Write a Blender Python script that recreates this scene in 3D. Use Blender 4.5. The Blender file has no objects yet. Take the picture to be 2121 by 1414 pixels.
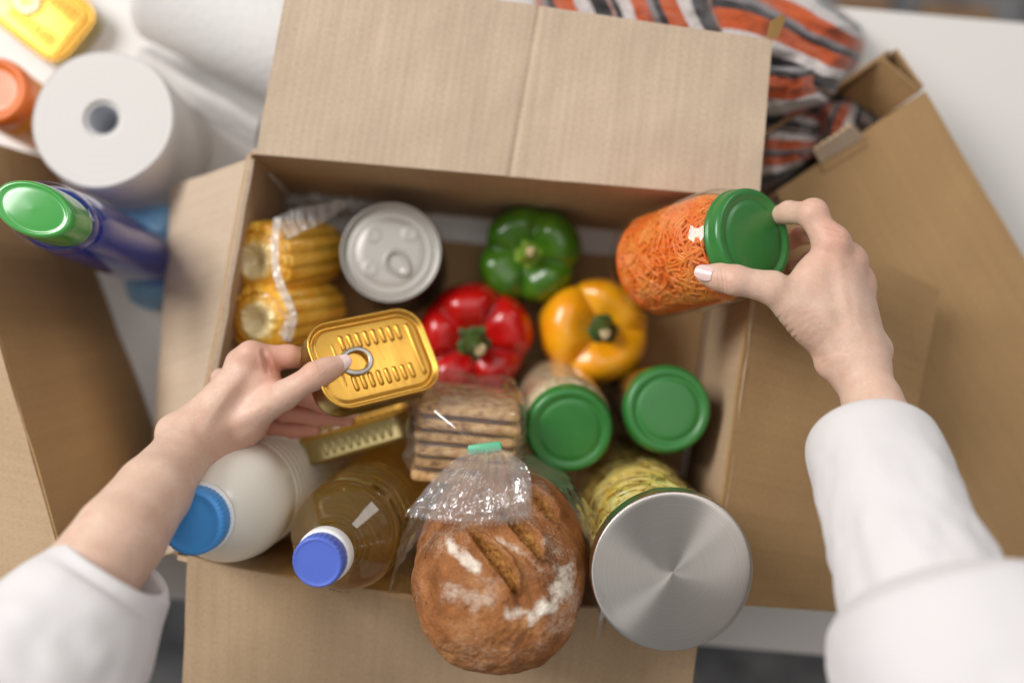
import bpy, math, random
import numpy as np
from mathutils import Vector, Matrix, noise

random.seed(7)
rng = np.random.default_rng(7)
SC = bpy.context.scene
COL = SC.collection
PI = math.pi

# ------------------------------------------------------------------ camera
CAM_H, TILT, ROLL, FPX = 1.05, math.radians(4.8), math.radians(5.0), 2200.0
CP = Vector((0, 0, CAM_H))
_r0, _u0 = Vector((1, 0, 0)), Vector((0, math.cos(TILT), math.sin(TILT)))
FW = Vector((0, math.sin(TILT), -math.cos(TILT)))
RT = _r0 * math.cos(ROLL) + _u0 * math.sin(ROLL)
UP = _u0 * math.cos(ROLL) - _r0 * math.sin(ROLL)
cam = bpy.data.cameras.new('camera')
cam.sensor_width = 36.0
cam.lens = 36.0 * FPX / 2121.0
cam.clip_start, cam.clip_end = 0.02, 50
cam.dof.use_dof = True
cam.dof.focus_distance = 0.79
cam.dof.aperture_fstop = 1.35
cam_o = bpy.data.objects.new('camera', cam)
COL.objects.link(cam_o)
cam_o.matrix_world = Matrix(((RT.x, UP.x, -FW.x, CP.x), (RT.y, UP.y, -FW.y, CP.y), (RT.z, UP.z, -FW.z, CP.z), (0, 0, 0, 1)))
SC.camera = cam_o

# ------------------------------------------------------------------ light
world = bpy.data.worlds.new('World')
SC.world = world
world.use_nodes = True
bg = world.node_tree.nodes['Background']
bg.inputs[0].default_value = (1.0, 0.975, 0.95, 1)
bg.inputs[1].default_value = 0.25


def area(name, loc, target, sx, sy, power, col):
    l = bpy.data.lights.new(name, 'AREA')
    l.shape = 'RECTANGLE'
    l.size, l.size_y, l.energy, l.color = sx, sy, power, col
    o = bpy.data.objects.new(name, l)
    COL.objects.link(o)
    o.location = loc
    o.rotation_euler = (Vector(target) - Vector(loc)).to_track_quat('-Z', 'Y').to_euler()
    return o


area('window_light', (-2.6, 1.25, 2.6), (0.05, 0, 0.1), 1.6, 1.8, 132, (1.0, 0.985, 0.97))
area('lid_glow_fill', (2.3, 2.7, 2.1), (0.0, 0, 0.2), 1.3, 1.3, 24, (1.0, 0.98, 0.96))  # added fill lamp that makes the gold tin's lid glow
area('ceiling_bounce_fill', (0.2, 0.6, 2.7), (0.1, 0.1, 0.1), 2.2, 2.2, 17, (1.0, 0.96, 0.92))  # added soft fill from overhead, standing in for ceiling bounce

SC.view_settings.view_transform = 'Standard'
SC.view_settings.look = 'None'
SC.view_settings.exposure = 0.0
SC.view_settings.gamma = 1.0
SC.view_settings.use_curve_mapping = False
SC.render.engine = 'CYCLES'
SC.cycles.max_bounces = 14
SC.cycles.transparent_max_bounces = 24
SC.cycles.transmission_bounces = 12
SC.cycles.sample_clamp_indirect = 6.0
SC.cycles.blur_glossy = 0.3


# ------------------------------------------------------------------ geometry helpers
def P(px, py, z):
    """point of height z seen at a place in the photograph"""
    d = FW * FPX + RT * (px - 1060.5) - UP * (py - 707.0)
    return CP + d * ((z - CAM_H) / d.z)


def proj(p):
    v = p - CP
    k = FPX / v.dot(FW)
    return 1060.5 + v.dot(RT) * k, 707.0 - v.dot(UP) * k


def PPM(p):
    return FPX / (Vector(p) - CP).dot(FW)


def idir(dx, dy):
    return (RT * dx - UP * dy).normalized()


def lean(p, dx, dy, deg):
    """a direction leaning by deg away from the line of sight towards an image direction"""
    v = (CP - p).normalized()
    d = idir(dx, dy)
    d = (d - v * d.dot(v)).normalized()
    a = math.radians(deg)
    return v * math.cos(a) + d * math.sin(a)


def frame(o, z, x):
    z = z.normalized()
    x = (x - z * x.dot(z)).normalized()
    y = z.cross(x)
    return Matrix(((x.x, y.x, z.x, o.x), (x.y, y.y, z.y, o.y), (x.z, y.z, z.z, o.z), (0, 0, 0, 1)))


def thing(name, label, cat, M=None, group=None, kind=None):
    o = bpy.data.objects.new(name, None)
    o.empty_display_size = 0.02
    COL.objects.link(o)
    o.matrix_world = M if M is not None else Matrix.Identity(4)
    tag(o, label, cat, group, kind)
    return o


def tag(o, label=None, cat=None, group=None, kind=None):
    if label: o['label'] = label
    if cat: o['category'] = cat
    if group: o['group'] = group
    if kind: o['kind'] = kind
    return o


def link(name, me, parent=None, world_verts=False):
    o = bpy.data.objects.new(name, me)
    COL.objects.link(o)
    if parent is not None:
        o.parent = parent
        if world_verts:
            o.matrix_parent_inverse = parent.matrix_world.inverted()
    return o


def mesh(name, verts, faces, mats, smooth=True, mi=None, uvs=None):
    me = bpy.data.meshes.new(name)
    if isinstance(verts, np.ndarray): verts = verts.tolist()
    if isinstance(faces, np.ndarray): faces = faces.tolist()
    me.from_pydata([tuple(v) for v in verts], [], faces)
    if not isinstance(mats, (list, tuple)): mats = [mats]
    for m in mats: me.materials.append(m)
    n = len(me.polygons)
    me.polygons.foreach_set('use_smooth', [bool(smooth)] * n)
    if mi is not None: me.polygons.foreach_set('material_index', mi)
    if uvs is not None:
        ul = me.uv_layers.new(name='UVMap')
        idx = np.zeros(len(me.loops), dtype=np.int32)
        me.loops.foreach_get('vertex_index', idx)
        ul.data.foreach_set('uv', np.asarray(uvs, dtype=np.float32)[idx].ravel())
    me.update()
    return me


def build(name, verts, faces, mats, parent=None, wv=False, **kw):
    return link(name, mesh(name, verts, faces, mats, **kw), parent, wv)


def grid_faces(nu, nv, wrap_u=False, wrap_v=False, off=0):
    f = []
    for i in range(nu if wrap_u else nu - 1):
        for j in range(nv if wrap_v else nv - 1):
            a, b = i, (i + 1) % nu
            c, d = j, (j + 1) % nv
            f.append((off + a * nv + c, off + b * nv + c, off + b * nv + d, off + a * nv + d))
    return f


def lathe(profile, seg=64, sx=1.0, sy=1.0, ribs=None):
    """profile [(r, z)] from the middle of one end to the other; r = 0 closes. ribs(r,z,th)->r"""
    v, f = [], []
    n = len(profile)
    for i in range(seg):
        th = 2 * PI * i / seg
        for r, z in profile:
            rr = ribs(r, z, th) if ribs else r
            v.append((rr * math.cos(th) * sx, rr * math.sin(th) * sy, z))
    for i in range(seg):
        b = (i + 1) % seg
        for j in range(n - 1):
            if profile[j][0] < 1e-7 and profile[j + 1][0] < 1e-7: continue
            if profile[j][0] < 1e-7:
                f.append((i * n + j, b * n + j + 1, i * n + j + 1))
            elif profile[j + 1][0] < 1e-7:
                f.append((i * n + j, b * n + j, i * n + j + 1))
            else:
                f.append((i * n + j, b * n + j, b * n + j + 1, i * n + j + 1))
    return v, f


def dense(profile, step):
    out = []
    for (r0, z0), (r1, z1) in zip(profile[:-1], profile[1:]):
        k = max(1, int(math.hypot(r1 - r0, z1 - z0) / step))
        for i in range(k): out.append((r0 + (r1 - r0) * i / k, z0 + (z1 - z0) * i / k))
    out.append(profile[-1])
    return out


def rnd(profile, it=2):
    """round the corners of a profile (Chaikin, ends kept)"""
    for _ in range(it):
        o = [profile[0]]
        for a, b in zip(profile[:-1], profile[1:]):
            o.append((a[0] * .75 + b[0] * .25, a[1] * .75 + b[1] * .25))
            o.append((a[0] * .25 + b[0] * .75, a[1] * .25 + b[1] * .75))
        o.append(profile[-1])
        profile = o
    return profile


def sweep(pts, radii, seg=8, flat=1.0, hint=Vector((0.13, 0.31, 0.94)), closed=False, cap=True):
    """tube along points; returns verts, faces"""
    n = len(pts)
    v, f = [], []
    x = None
    for i, p in enumerate(pts):
        if closed: t = pts[(i + 1) % n] - pts[i - 1]
        else: t = pts[min(i + 1, n - 1)] - pts[max(i - 1, 0)]
        t = t.normalized()
        if x is None: x = hint
        x = x - t * x.dot(t)
        if x.length < 1e-6: x = t.orthogonal()
        x.normalize()
        y = t.cross(x)
        r = radii[i] if hasattr(radii, '__len__') else radii
        for k in range(seg):
            a = 2 * PI * k / seg
            v.append(p + x * (r * flat * math.cos(a)) + y * (r * math.sin(a)))
    f = grid_faces(n, seg, wrap_u=closed, wrap_v=True)
    if cap and not closed:
        f.append(tuple(range(seg)))
        f.append(tuple(reversed(range((n - 1) * seg, n * seg))))
    return v, f


def join(*vf):
    V, F = [], []
    for v, f in vf:
        o = len(V)
        V += [tuple(p) for p in v]
        F += [tuple(i + o for i in q) for q in f]
    return V, F


def spline(pts, n):
    """Catmull-Rom through points (any dimension)"""
    pts = [np.array(p, dtype=float) for p in pts]
    m = len(pts)
    out = []
    for k in range(n):
        t = k / (n - 1) * (m - 1)
        i = min(int(t), m - 2)
        u = t - i
        p0, p1, p2, p3 = pts[max(i - 1, 0)], pts[i], pts[i + 1], pts[min(i + 2, m - 1)]
        out.append(.5 * ((2 * p1) + (-p0 + p2) * u + (2 * p0 - 5 * p1 + 4 * p2 - p3) * u * u + (-p0 + 3 * p1 - 3 * p2 + p3) * u ** 3))
    return out


def fbm(p, s, o=3):
    return noise.fractal(Vector(p) * s, 1.0, 2.0, o)


# ------------------------------------------------------------------ material helpers
def lin(r, g, b):
    def c(x):
        x /= 255.0
        return x / 12.92 if x <= 0.04045 else ((x + 0.055) / 1.055) ** 2.4
    return (c(r), c(g), c(b), 1.0)


def mat(name, col, rough=0.5, metal=0.0, **kw):
    m = bpy.data.materials.new(name)
    m.use_nodes = True
    b = m.node_tree.nodes['Principled BSDF']
    b.inputs['Base Color'].default_value = col
    b.inputs['Roughness'].default_value = rough
    b.inputs['Metallic'].default_value = metal
    names = dict(trans='Transmission Weight', ior='IOR', coat='Coat Weight', coat_rough='Coat Roughness', sss='Subsurface Weight',
                 sss_scale='Subsurface Scale', sss_r='Subsurface Radius', sheen='Sheen Weight', aniso='Anisotropic', spec='Specular IOR Level',
                 alpha='Alpha', sheen_rough='Sheen Roughness')
    for k, v in kw.items():
        b.inputs[names[k]].default_value = v
    return m


def N(m, t, **kw):
    n = m.node_tree.nodes.new(t)
    for k, v in kw.items(): setattr(n, k, v)
    return n


def L(m, a, ao, b, bi):
    m.node_tree.links.new(a.outputs[ao], b.inputs[bi])


def BS(m):
    return m.node_tree.nodes['Principled BSDF']


def coords(m, kind='Object', scale=(1, 1, 1)):
    tc = N(m, 'ShaderNodeTexCoord')
    mp = N(m, 'ShaderNodeMapping')
    mp.inputs['Scale'].default_value = scale
    L(m, tc, kind, mp, 'Vector')
    return mp


def tex(m, scale, detail=4, kind='Object', stretch=(1, 1, 1), ntype='ShaderNodeTexNoise', rough=.55, dist=0):
    mp = coords(m, kind, stretch)
    t = N(m, ntype)
    t.inputs['Scale'].default_value = scale
    if ntype == 'ShaderNodeTexNoise':
        t.inputs['Detail'].default_value = detail
        t.inputs['Roughness'].default_value = rough
        t.inputs['Distortion'].default_value = dist
    L(m, mp, 'Vector', t, 'Vector')
    return t


def ramp(m, src, out, stops):
    r = N(m, 'ShaderNodeValToRGB')
    e = r.color_ramp.elements
    while len(e) > 1: e.remove(e[-1])
    e[0].position, e[0].color = stops[0]
    for p, c in stops[1:]:
        x = e.new(p)
        x.color = c
    L(m, src, out, r, 'Fac')
    return r


def mixc(m, fac, fo, a, b, mode='MIX'):
    """a, b: colours or (node, output)"""
    x = N(m, 'ShaderNodeMix', data_type='RGBA', blend_type=mode)
    ins = [s for s in x.inputs if s.type == 'RGBA']
    fi = x.inputs[0]
    if fac is None: fi.default_value = fo
    else: m.node_tree.links.new(fac.outputs[fo], fi)
    for s, v in zip(ins, (a, b)):
        if isinstance(v[0], (int, float)): s.default_value = v
        else: m.node_tree.links.new(v[0].outputs[v[1]], s)
    x['o'] = 2
    return x


def setcol(m, node, out=None):
    if out is None:
        o = [s for s in node.outputs if s.type == 'RGBA'][0]
        m.node_tree.links.new(o, BS(m).inputs['Base Color'])
    else:
        L(m, node, out, BS(m), 'Base Color')


def mo(node):
    return [s for s in node.outputs if s.type == 'RGBA'][0].name


class MixOut(tuple):
    pass


def outc(node):
    """(node, index) of a mix node's colour output"""
    for i, s in enumerate(node.outputs):
        if s.type == 'RGBA': return (node, i)


def bump(m, src, out, strength, dist, chain=None):
    b = N(m, 'ShaderNodeBump')
    b.inputs['Strength'].default_value = strength
    b.inputs['Distance'].default_value = dist
    L(m, src, out, b, 'Height')
    if chain: L(m, chain, 'Normal', b, 'Normal')
    L(m, b, 'Normal', BS(m), 'Normal')
    return b


def vary(m, c1, c2, scale, lo=.35, hi=.65, detail=4, stretch=(1, 1, 1), kind='Object'):
    t = tex(m, scale, detail, kind, stretch)
    r = ramp(m, t, 'Fac', [(lo, c1), (hi, c2)])
    setcol(m, r, 'Color')
    return r


def film(name, tint=(1, 1, 1, 1), refl=0.10, rough=0.06, bs=0.0, bscale=60, stretch=(1, 1, 1), white=0.0, ior=1.5):
    """thin clear plastic or glass skin: see-through with a surface gloss"""
    m = bpy.data.materials.new(name)
    m.use_nodes = True
    nt = m.node_tree
    nt.nodes.clear()
    out = N(m, 'ShaderNodeOutputMaterial')
    tr = N(m, 'ShaderNodeBsdfTransparent')
    tr.inputs[0].default_value = tint
    gl = N(m, 'ShaderNodeBsdfGlossy')
    gl.inputs['Roughness'].default_value = rough
    gl.inputs['Color'].default_value = (1, 1, 1, 1)
    fr = N(m, 'ShaderNodeLayerWeight')
    fr.inputs['Blend'].default_value = .5
    pw = N(m, 'ShaderNodeMath', operation='POWER')
    pw.inputs[1].default_value = 4.0
    L(m, fr, 'Facing', pw, 0)
    ad = N(m, 'ShaderNodeMath', operation='MULTIPLY_ADD', use_clamp=True)
    ad.inputs[1].default_value = .85
    ad.inputs[2].default_value = refl + ((ior - 1) / (ior + 1)) ** 2
    L(m, pw, 0, ad, 0)
    mx = N(m, 'ShaderNodeMixShader')
    L(m, ad, 0, mx, 0)
    if white > 0:
        df = N(m, 'ShaderNodeBsdfTranslucent')
        df.inputs[0].default_value = (.9, .9, .9, 1)
        d2 = N(m, 'ShaderNodeBsdfDiffuse')
        d2.inputs[0].default_value = (.9, .9, .9, 1)
        a2 = N(m, 'ShaderNodeMixShader')
        a2.inputs[0].default_value = .6
        nt.links.new(df.outputs[0], a2.inputs[1])
        nt.links.new(d2.outputs[0], a2.inputs[2])
        m2 = N(m, 'ShaderNodeMixShader')
        m2.inputs[0].default_value = white
        nt.links.new(tr.outputs[0], m2.inputs[1])
        nt.links.new(a2.outputs[0], m2.inputs[2])
        nt.links.new(m2.outputs[0], mx.inputs[1])
    else:
        nt.links.new(tr.outputs[0], mx.inputs[1])
    nt.links.new(gl.outputs[0], mx.inputs[2])
    nt.links.new(mx.outputs[0], out.inputs[0])
    if bs > 0:
        t = tex(m, bscale, 4, 'Object', stretch, dist=.6)
        b = N(m, 'ShaderNodeBump')
        b.inputs['Strength'].default_value = bs
        b.inputs['Distance'].default_value = .004
        L(m, t, 'Fac', b, 'Height')
        L(m, b, 'Normal', gl, 'Normal')
        L(m, b, 'Normal', fr, 'Normal')
    return m


# ------------------------------------------------------------------ materials
def kraft(name, base, corr=0.35, seed=0.0):
    m = mat(name, base, .78, spec=.25)
    t1 = tex(m, 9, 3, 'UV')
    c2 = tuple(c * .86 for c in base[:3]) + (1,)
    r1 = ramp(m, t1, 'Fac', [(.3, base), (.75, c2)])
    t2 = tex(m, 900, 2, 'UV', (1, .35, 1))
    r2 = ramp(m, t2, 'Fac', [(.25, (.84, .82, .8, 1)), (.6, (1.03, 1.02, 1.0, 1))])
    x = mixc(m, None, 1.0, (r1, 'Color'), (r2, 'Color'), 'MULTIPLY')
    mp = coords(m, 'UV')
    w = N(m, 'ShaderNodeTexWave', wave_type='BANDS', bands_direction='X', wave_profile='SIN')
    w.inputs['Scale'].default_value = 45.0
    w.inputs['Distortion'].default_value = .35
    w.inputs['Detail'].default_value = 1
    w.inputs['Detail Scale'].default_value = .3
    L(m, mp, 'Vector', w, 'Vector')
    t4 = tex(m, 150, 3, 'UV', (1, .03, 1))
    r3 = ramp(m, t4, 'Fac', [(.3, (.93, .925, .92, 1)), (.7, (1.02, 1.02, 1.02, 1))])
    t5 = tex(m, 60, 5, 'UV', rough=.8)
    r5 = ramp(m, t5, 'Fac', [(.60, (1, 1, 1, 1)), (.74, (.90, .88, .86, 1))])
    x = mixc(m, None, .7, outc(x), (r5, 'Color'), 'MULTIPLY')
    y = mixc(m, None, 1.0, outc(x), (r3, 'Color'), 'MULTIPLY')
    setcol(m, y)
    b0 = bump(m, t4, 'Fac', corr, .0010)
    b1 = bump(m, w, 'Fac', corr * .55, .0006, b0)
    bump(m, t2, 'Fac', .12, .0004, b1)
    return m


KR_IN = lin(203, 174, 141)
K_LIT = kraft('kraft board lit', lin(208, 187, 164), .3)  # paler copy of the board; stronger light on it put into the colour
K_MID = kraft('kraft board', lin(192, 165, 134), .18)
K_DIM = kraft('kraft board dim', lin(172, 139, 98), .12)  # darker copy of the board; weaker light and shade put into the colour


def edge_material():
    m = mat('board cut edge', lin(200, 172, 136), .9)
    mp = coords(m, 'UV')
    w = N(m, 'ShaderNodeTexWave', wave_type='BANDS', bands_direction='X')
    w.inputs['Scale'].default_value = 45.0
    w.inputs['Distortion'].default_value = 1.0
    L(m, mp, 'Vector', w, 'Vector')
    r = ramp(m, w, 'Fac', [(.25, lin(172, 140, 104)), (.6, lin(208, 182, 148))])
    setcol(m, r, 'Color')
    return m


K_EDGE = edge_material()

M_TABLE = mat('white table laminate', lin(219, 215, 211), .38)
bump(M_TABLE, tex(M_TABLE, 700, 2), 'Fac', .03, .0005)
M_EDGE_BROWN = mat('table edge band', lin(120, 92, 66), .6)


def floor_material():
    m = mat('grey carpet', lin(110, 112, 116), .95)
    t = tex(m, 14, 6)
    r = ramp(m, t, 'Fac', [(.3, lin(70, 69, 70)), (.5, lin(112, 112, 114)), (.72, lin(156, 154, 152))])
    t2 = tex(m, 120, 3)
    r2 = ramp(m, t2, 'Fac', [(.2, (.6, .6, .6, 1)), (.8, (1.15, 1.15, 1.15, 1))])
    x = mixc(m, None, 1, (r, 'Color'), (r2, 'Color'), 'MULTIPLY')
    setcol(m, x)
    return m


M_FLOOR = floor_material()
M_WOOD = mat('brown wood', lin(118, 88, 60), .6)
vary(M_WOOD, lin(104, 76, 52), lin(136, 104, 72), 14, stretch=(1, 8, 8))


def pepper_material(name, c1, c2, c3):
    m = mat(name, c1, .22, coat=.4, coat_rough=.2, sss=.12, sss_scale=.006, sss_r=(1, .4, .2))
    t = tex(m, 22, 4)
    r = ramp(m, t, 'Fac', [(.3, c1), (.55, c2), (.8, c3)])
    t2 = tex(m, 420, 2)
    r2 = ramp(m, t2, 'Fac', [(.3, (.93, .93, .93, 1)), (.7, (1.04, 1.04, 1.04, 1))])
    setcol(m, mixc(m, None, 1, (r, 'Color'), (r2, 'Color'), 'MULTIPLY'))
    bump(m, tex(m, 60, 3), 'Fac', .10, .002)
    return m


M_PG = pepper_material('green pepper skin', lin(50, 94, 18), lin(70, 120, 24), lin(110, 146, 32))
M_PR = pepper_material('red pepper skin', lin(200, 16, 14), lin(180, 10, 10), lin(150, 8, 10))
M_PY = pepper_material('yellow pepper skin', lin(240, 150, 14), lin(242, 172, 24), lin(224, 112, 10))
M_STEMD = mat('pepper stem dark', lin(44, 70, 26), .5)
vary(M_STEMD, lin(32, 54, 20), lin(66, 94, 36), 120)
M_STEML = mat('pepper stem bright', lin(132, 168, 40), .45)
vary(M_STEML, lin(112, 152, 34), lin(150, 178, 60), 90)
M_STEMCUT = mat('dry stem cut', lin(196, 174, 128), .8)
vary(M_STEMCUT, lin(150, 124, 84), lin(214, 196, 152), 260)


def lid_material(name, col, dust=True):
    m = mat(name, col, .34, coat=.25, coat_rough=.2)
    t = tex(m, 30, 5)
    c2 = tuple(min(1, c * 1.18 + .008) for c in col[:3]) + (1,)
    r = ramp(m, t, 'Fac', [(.35, col), (.8, c2)])
    setcol(m, r, 'Color')
    rr = ramp(m, tex(m, 60, 5), 'Fac', [(.3, (.28, .28, .28, 1)), (.8, (.45, .45, .45, 1))])
    L(m, rr, 'Color', BS(m), 'Roughness')
    return m


M_GLID = lid_material('green lid paint', lin(42, 116, 48))
M_OLID = lid_material('orange lid paint', lin(214, 104, 18))
M_OJAR = mat('orange plastic', lin(230, 146, 36), .4)
M_GLASS = film('clear jar glass', (.97, .985, .97, 1), .01, .03, ior=1.5)
M_FILM = film('clear crinkled film', (.985, .985, .985, 1), .09, .09, bs=.5, bscale=34, white=.06)
M_FILMW = film('cloudy plastic seam', (.95, .95, .95, 1), .03, .25, bs=.15, bscale=60, white=.62)
M_FILMW2 = film('clear plastic fin', (.97, .97, .97, 1), .05, .16, bs=.3, bscale=40, white=.28)
M_FILMT = film('clear bag tail', (.985, .985, .985, 1), .10, .08, bs=.6, bscale=24, stretch=(2.2, .7, 1), white=.12)


def carrot_material():
    m = mat('shredded carrot', lin(240, 112, 28), .35, sss=.2, sss_scale=.004, sss_r=(1, .35, .1))
    vary(m, lin(242, 108, 30), lin(252, 156, 72), 55, .3, .7)
    return m


M_CARROT = carrot_material()
M_CARROTIN = mat('carrot mass', lin(238, 104, 24), .5)
M_PASTA = mat('dry pasta', lin(238, 210, 110), .4, sss=.15, sss_scale=.004)
vary(M_PASTA, lin(232, 196, 84), lin(246, 226, 150), 40, .3, .7)
M_PASTAIN = mat('pasta mass', lin(222, 182, 84), .6)
M_BEIGE = mat('beige jar filling', lin(214, 190, 150), .6)
vary(M_BEIGE, lin(176, 148, 106), lin(232, 216, 186), 150, .3, .7)
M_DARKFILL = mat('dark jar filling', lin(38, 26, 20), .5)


def gold_material():
    m = mat('gold lacquered tin', lin(214, 166, 78), .36, 1.0)
    t = tex(m, 260, 3, stretch=(1, .15, 1))
    rr = ramp(m, t, 'Fac', [(.3, (.33, .33, .33, 1)), (.8, (.43, .43, .43, 1))])
    L(m, rr, 'Color', BS(m), 'Roughness')
    bump(m, tex(m, 50, 3), 'Fac', .05, .002)
    return m


M_GOLD = gold_material()
M_GOLDSIDE = mat('pale gold tin side', lin(196, 180, 128), .28, 1.0)
M_STEEL = mat('dull steel', lin(206, 200, 190), .38, 1.0)
M_TINLID = mat('white lacquered tin lid', lin(174, 170, 164), .42, .45)
bump(M_TINLID, tex(M_TINLID, 40, 3), 'Fac', .06, .002)
M_TINRIM = mat('grey tin rim', lin(120, 122, 124), .35, .9)


def brushed():
    m = mat('spun steel', lin(172, 168, 164), .31, 1.0, aniso=.92)
    tg = N(m, 'ShaderNodeTangent', direction_type='RADIAL', axis='Z')
    L(m, tg, 'Tangent', BS(m), 'Tangent')
    tc = N(m, 'ShaderNodeTexCoord')
    ln = N(m, 'ShaderNodeVectorMath', operation='LENGTH')
    mp = N(m, 'ShaderNodeMapping')
    mp.inputs['Scale'].default_value = (1, 1, 0)
    L(m, tc, 'Object', mp, 'Vector')
    L(m, mp, 'Vector', ln, 0)
    t = N(m, 'ShaderNodeTexNoise', noise_dimensions='1D')
    t.inputs['Scale'].default_value = 1400
    t.inputs['Detail'].default_value = 4
    L(m, ln, 'Value', t, 'W')
    r = ramp(m, t, 'Fac', [(.3, lin(200, 195, 189)), (.7, lin(214, 209, 203))])
    setcol(m, r, 'Color')
    return m


M_SPUN = brushed()
M_MILK = mat('white milk bottle plastic', lin(240, 236, 224), .26, sss=.35, sss_scale=.012, sss_r=(1, .9, .75), coat=.3, coat_rough=.15)
bump(M_MILK, tex(M_MILK, 14, 3), 'Fac', .06, .004)
M_MILKRING = mat('milky ring', lin(240, 240, 240), .35, sss=.3, sss_scale=.004)
M_BLUECAP = mat('bright blue cap', lin(74, 156, 230), .34)
M_INDIGOCAP = mat('indigo blue cap', lin(88, 112, 205), .36)
M_OIL = mat('sunflower oil in clear bottle', lin(248, 214, 114), .03, trans=.94, ior=1.28, coat=1.0, coat_rough=.03)
M_PET = film('clear bottle plastic', (.96, .96, .92, 1), .02, .03)
M_NAVY = mat('navy translucent plastic', lin(30, 58, 168), .14, trans=.4, ior=1.35, coat=.7, coat_rough=.06)
M_CAPGREEN = mat('glossy green cap', lin(70, 158, 72), .2, coat=.6, coat_rough=.08)
M_PAPER = mat('white tissue paper', lin(222, 219, 216), .95, sheen=.3)
vo = tex(M_PAPER, 130, 2, ntype='ShaderNodeTexVoronoi')
bump(M_PAPER, vo, 'Distance', .35, .0012)
M_PAPEREND = mat('roll end paper', lin(216, 212, 208), .95)
M_CORE = mat('grey core tube', lin(176, 178, 184), .9)


def corn_material():
    m = mat('corn kernels', lin(236, 160, 22), .28, sss=.25, sss_scale=.004, sss_r=(1, .6, .15), coat=.8, coat_rough=.12)
    vary(m, lin(246, 172, 34), lin(252, 206, 86), 90, .3, .7)
    return m


M_CORN = corn_material()


def cornend_material():
    m = mat('cut corn end', lin(236, 200, 110), .35, coat=1.0, coat_rough=.1)
    tc = N(m, 'ShaderNodeTexCoord')
    mp = N(m, 'ShaderNodeMapping')
    mp.inputs['Scale'].default_value = (1, 1, 0)
    L(m, tc, 'Object', mp, 'Vector')
    ln = N(m, 'ShaderNodeVectorMath', operation='LENGTH')
    L(m, mp, 'Vector', ln, 0)
    t = tex(m, 160, 4)
    ma = N(m, 'ShaderNodeMath', operation='MULTIPLY_ADD')
    ma.inputs[1].default_value = .012
    L(m, t, 'Fac', ma, 0)
    L(m, ln, 'Value', ma, 2)
    k = N(m, 'ShaderNodeMath', operation='MULTIPLY')
    k.inputs[1].default_value = 28.0
    L(m, ma, 0, k, 0)
    r = ramp(m, k, 0, [(.15, lin(170, 146, 84)), (.32, lin(226, 204, 150)), (.5, lin(240, 222, 170)), (.68, lin(236, 184, 66)), (.9, lin(236, 160, 22))])
    setcol(m, r, 'Color')
    bump(m, tex(m, 200, 3, dist=1.0), 'Fac', .5, .003)
    return m


M_CORNEND = cornend_material()


def bread_material():
    m = mat('rye crust', lin(164, 92, 42), .72, spec=.25)
    t = tex(m, 38, 6)
    r = ramp(m, t, 'Fac', [(.25, lin(112, 68, 34)), (.5, lin(158, 102, 58)), (.75, lin(188, 136, 88))])
    t2 = tex(m, 520, 3)
    r2 = ramp(m, t2, 'Fac', [(.3, (.82, .8, .78, 1)), (.7, (1.1, 1.08, 1.05, 1))])
    base = mixc(m, None, 1, (r, 'Color'), (r2, 'Color'), 'MULTIPLY')
    vp = tex(m, 85, ntype='ShaderNodeTexVoronoi')
    rp = ramp(m, vp, 'Distance', [(.06, (.42, .34, .28, 1)), (.16, (1, 1, 1, 1))])
    base = mixc(m, None, .8, outc(base), (rp, 'Color'), 'MULTIPLY')
    # open crumb in the slashes
    ac = N(m, 'ShaderNodeAttribute', attribute_name='crumb')
    tcb = tex(m, 300, 5)
    rc = ramp(m, tcb, 'Fac', [(.3, lin(112, 70, 26)), (.5, lin(176, 122, 60)), (.75, lin(206, 160, 96))])
    b2 = mixc(m, ac, 'Fac', outc(base), (rc, 'Color'))
    # flour: its own patches broken by grain
    af = N(m, 'ShaderNodeAttribute', attribute_name='flour')
    tf = tex(m, 700, 4, rough=.75)
    tf2 = tex(m, 120, 5, rough=.7)
    k2 = N(m, 'ShaderNodeMapRange')
    k2.inputs['From Min'].default_value, k2.inputs['From Max'].default_value = .32, .62
    k2.inputs['To Min'].default_value, k2.inputs['To Max'].default_value = .45, 1.15
    L(m, tf2, 'Fac', k2, 'Value')
    afm = N(m, 'ShaderNodeMath', operation='MULTIPLY')
    L(m, af, 'Fac', afm, 0)
    L(m, k2, 'Result', afm, 1)
    s = N(m, 'ShaderNodeMath', operation='ADD')
    L(m, afm, 0, s, 0)
    L(m, tf, 'Fac', s, 1)
    rf = ramp(m, s, 0, [(.66, (0, 0, 0, 1)), (1.0, (.45, .45, .45, 1)), (1.35, (1, 1, 1, 1))])
    s2 = N(m, 'ShaderNodeMapRange')
    s2.inputs['From Min'].default_value = .70
    s2.inputs['From Max'].default_value = 1.45
    L(m, s, 0, s2, 'Value')
    b3 = mixc(m, s2, 'Result', outc(b2), lin(232, 220, 204))
    setcol(m, b3)
    bb = bump(m, tex(m, 240, 5), 'Fac', .9, .003)
    bump(m, tcb, 'Fac', .25, .001, bb)
    return m


M_BREAD = bread_material()


def cracker_material():
    m = mat('grain crispbread', lin(186, 140, 88), .8)
    t = tex(m, 130, 5)
    r = ramp(m, t, 'Fac', [(.28, lin(118, 80, 46)), (.45, lin(194, 150, 98)), (.7, lin(226, 194, 146))])
    v = tex(m, 260, ntype='ShaderNodeTexVoronoi')
    rv = ramp(m, v, 'Distance', [(.12, lin(226, 200, 150)), (.22, (1, 1, 1, 1))])
    setcol(m, mixc(m, None, .6, (r, 'Color'), (rv, 'Color'), 'MULTIPLY'))
    bump(m, t, 'Fac', .8, .003)
    return m


M_CRACKER = cracker_material()
M_FILLING = mat('dark filling', lin(92, 66, 50), .7)
M_CLIP = mat('green clip', lin(96, 178, 140), .35)


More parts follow.
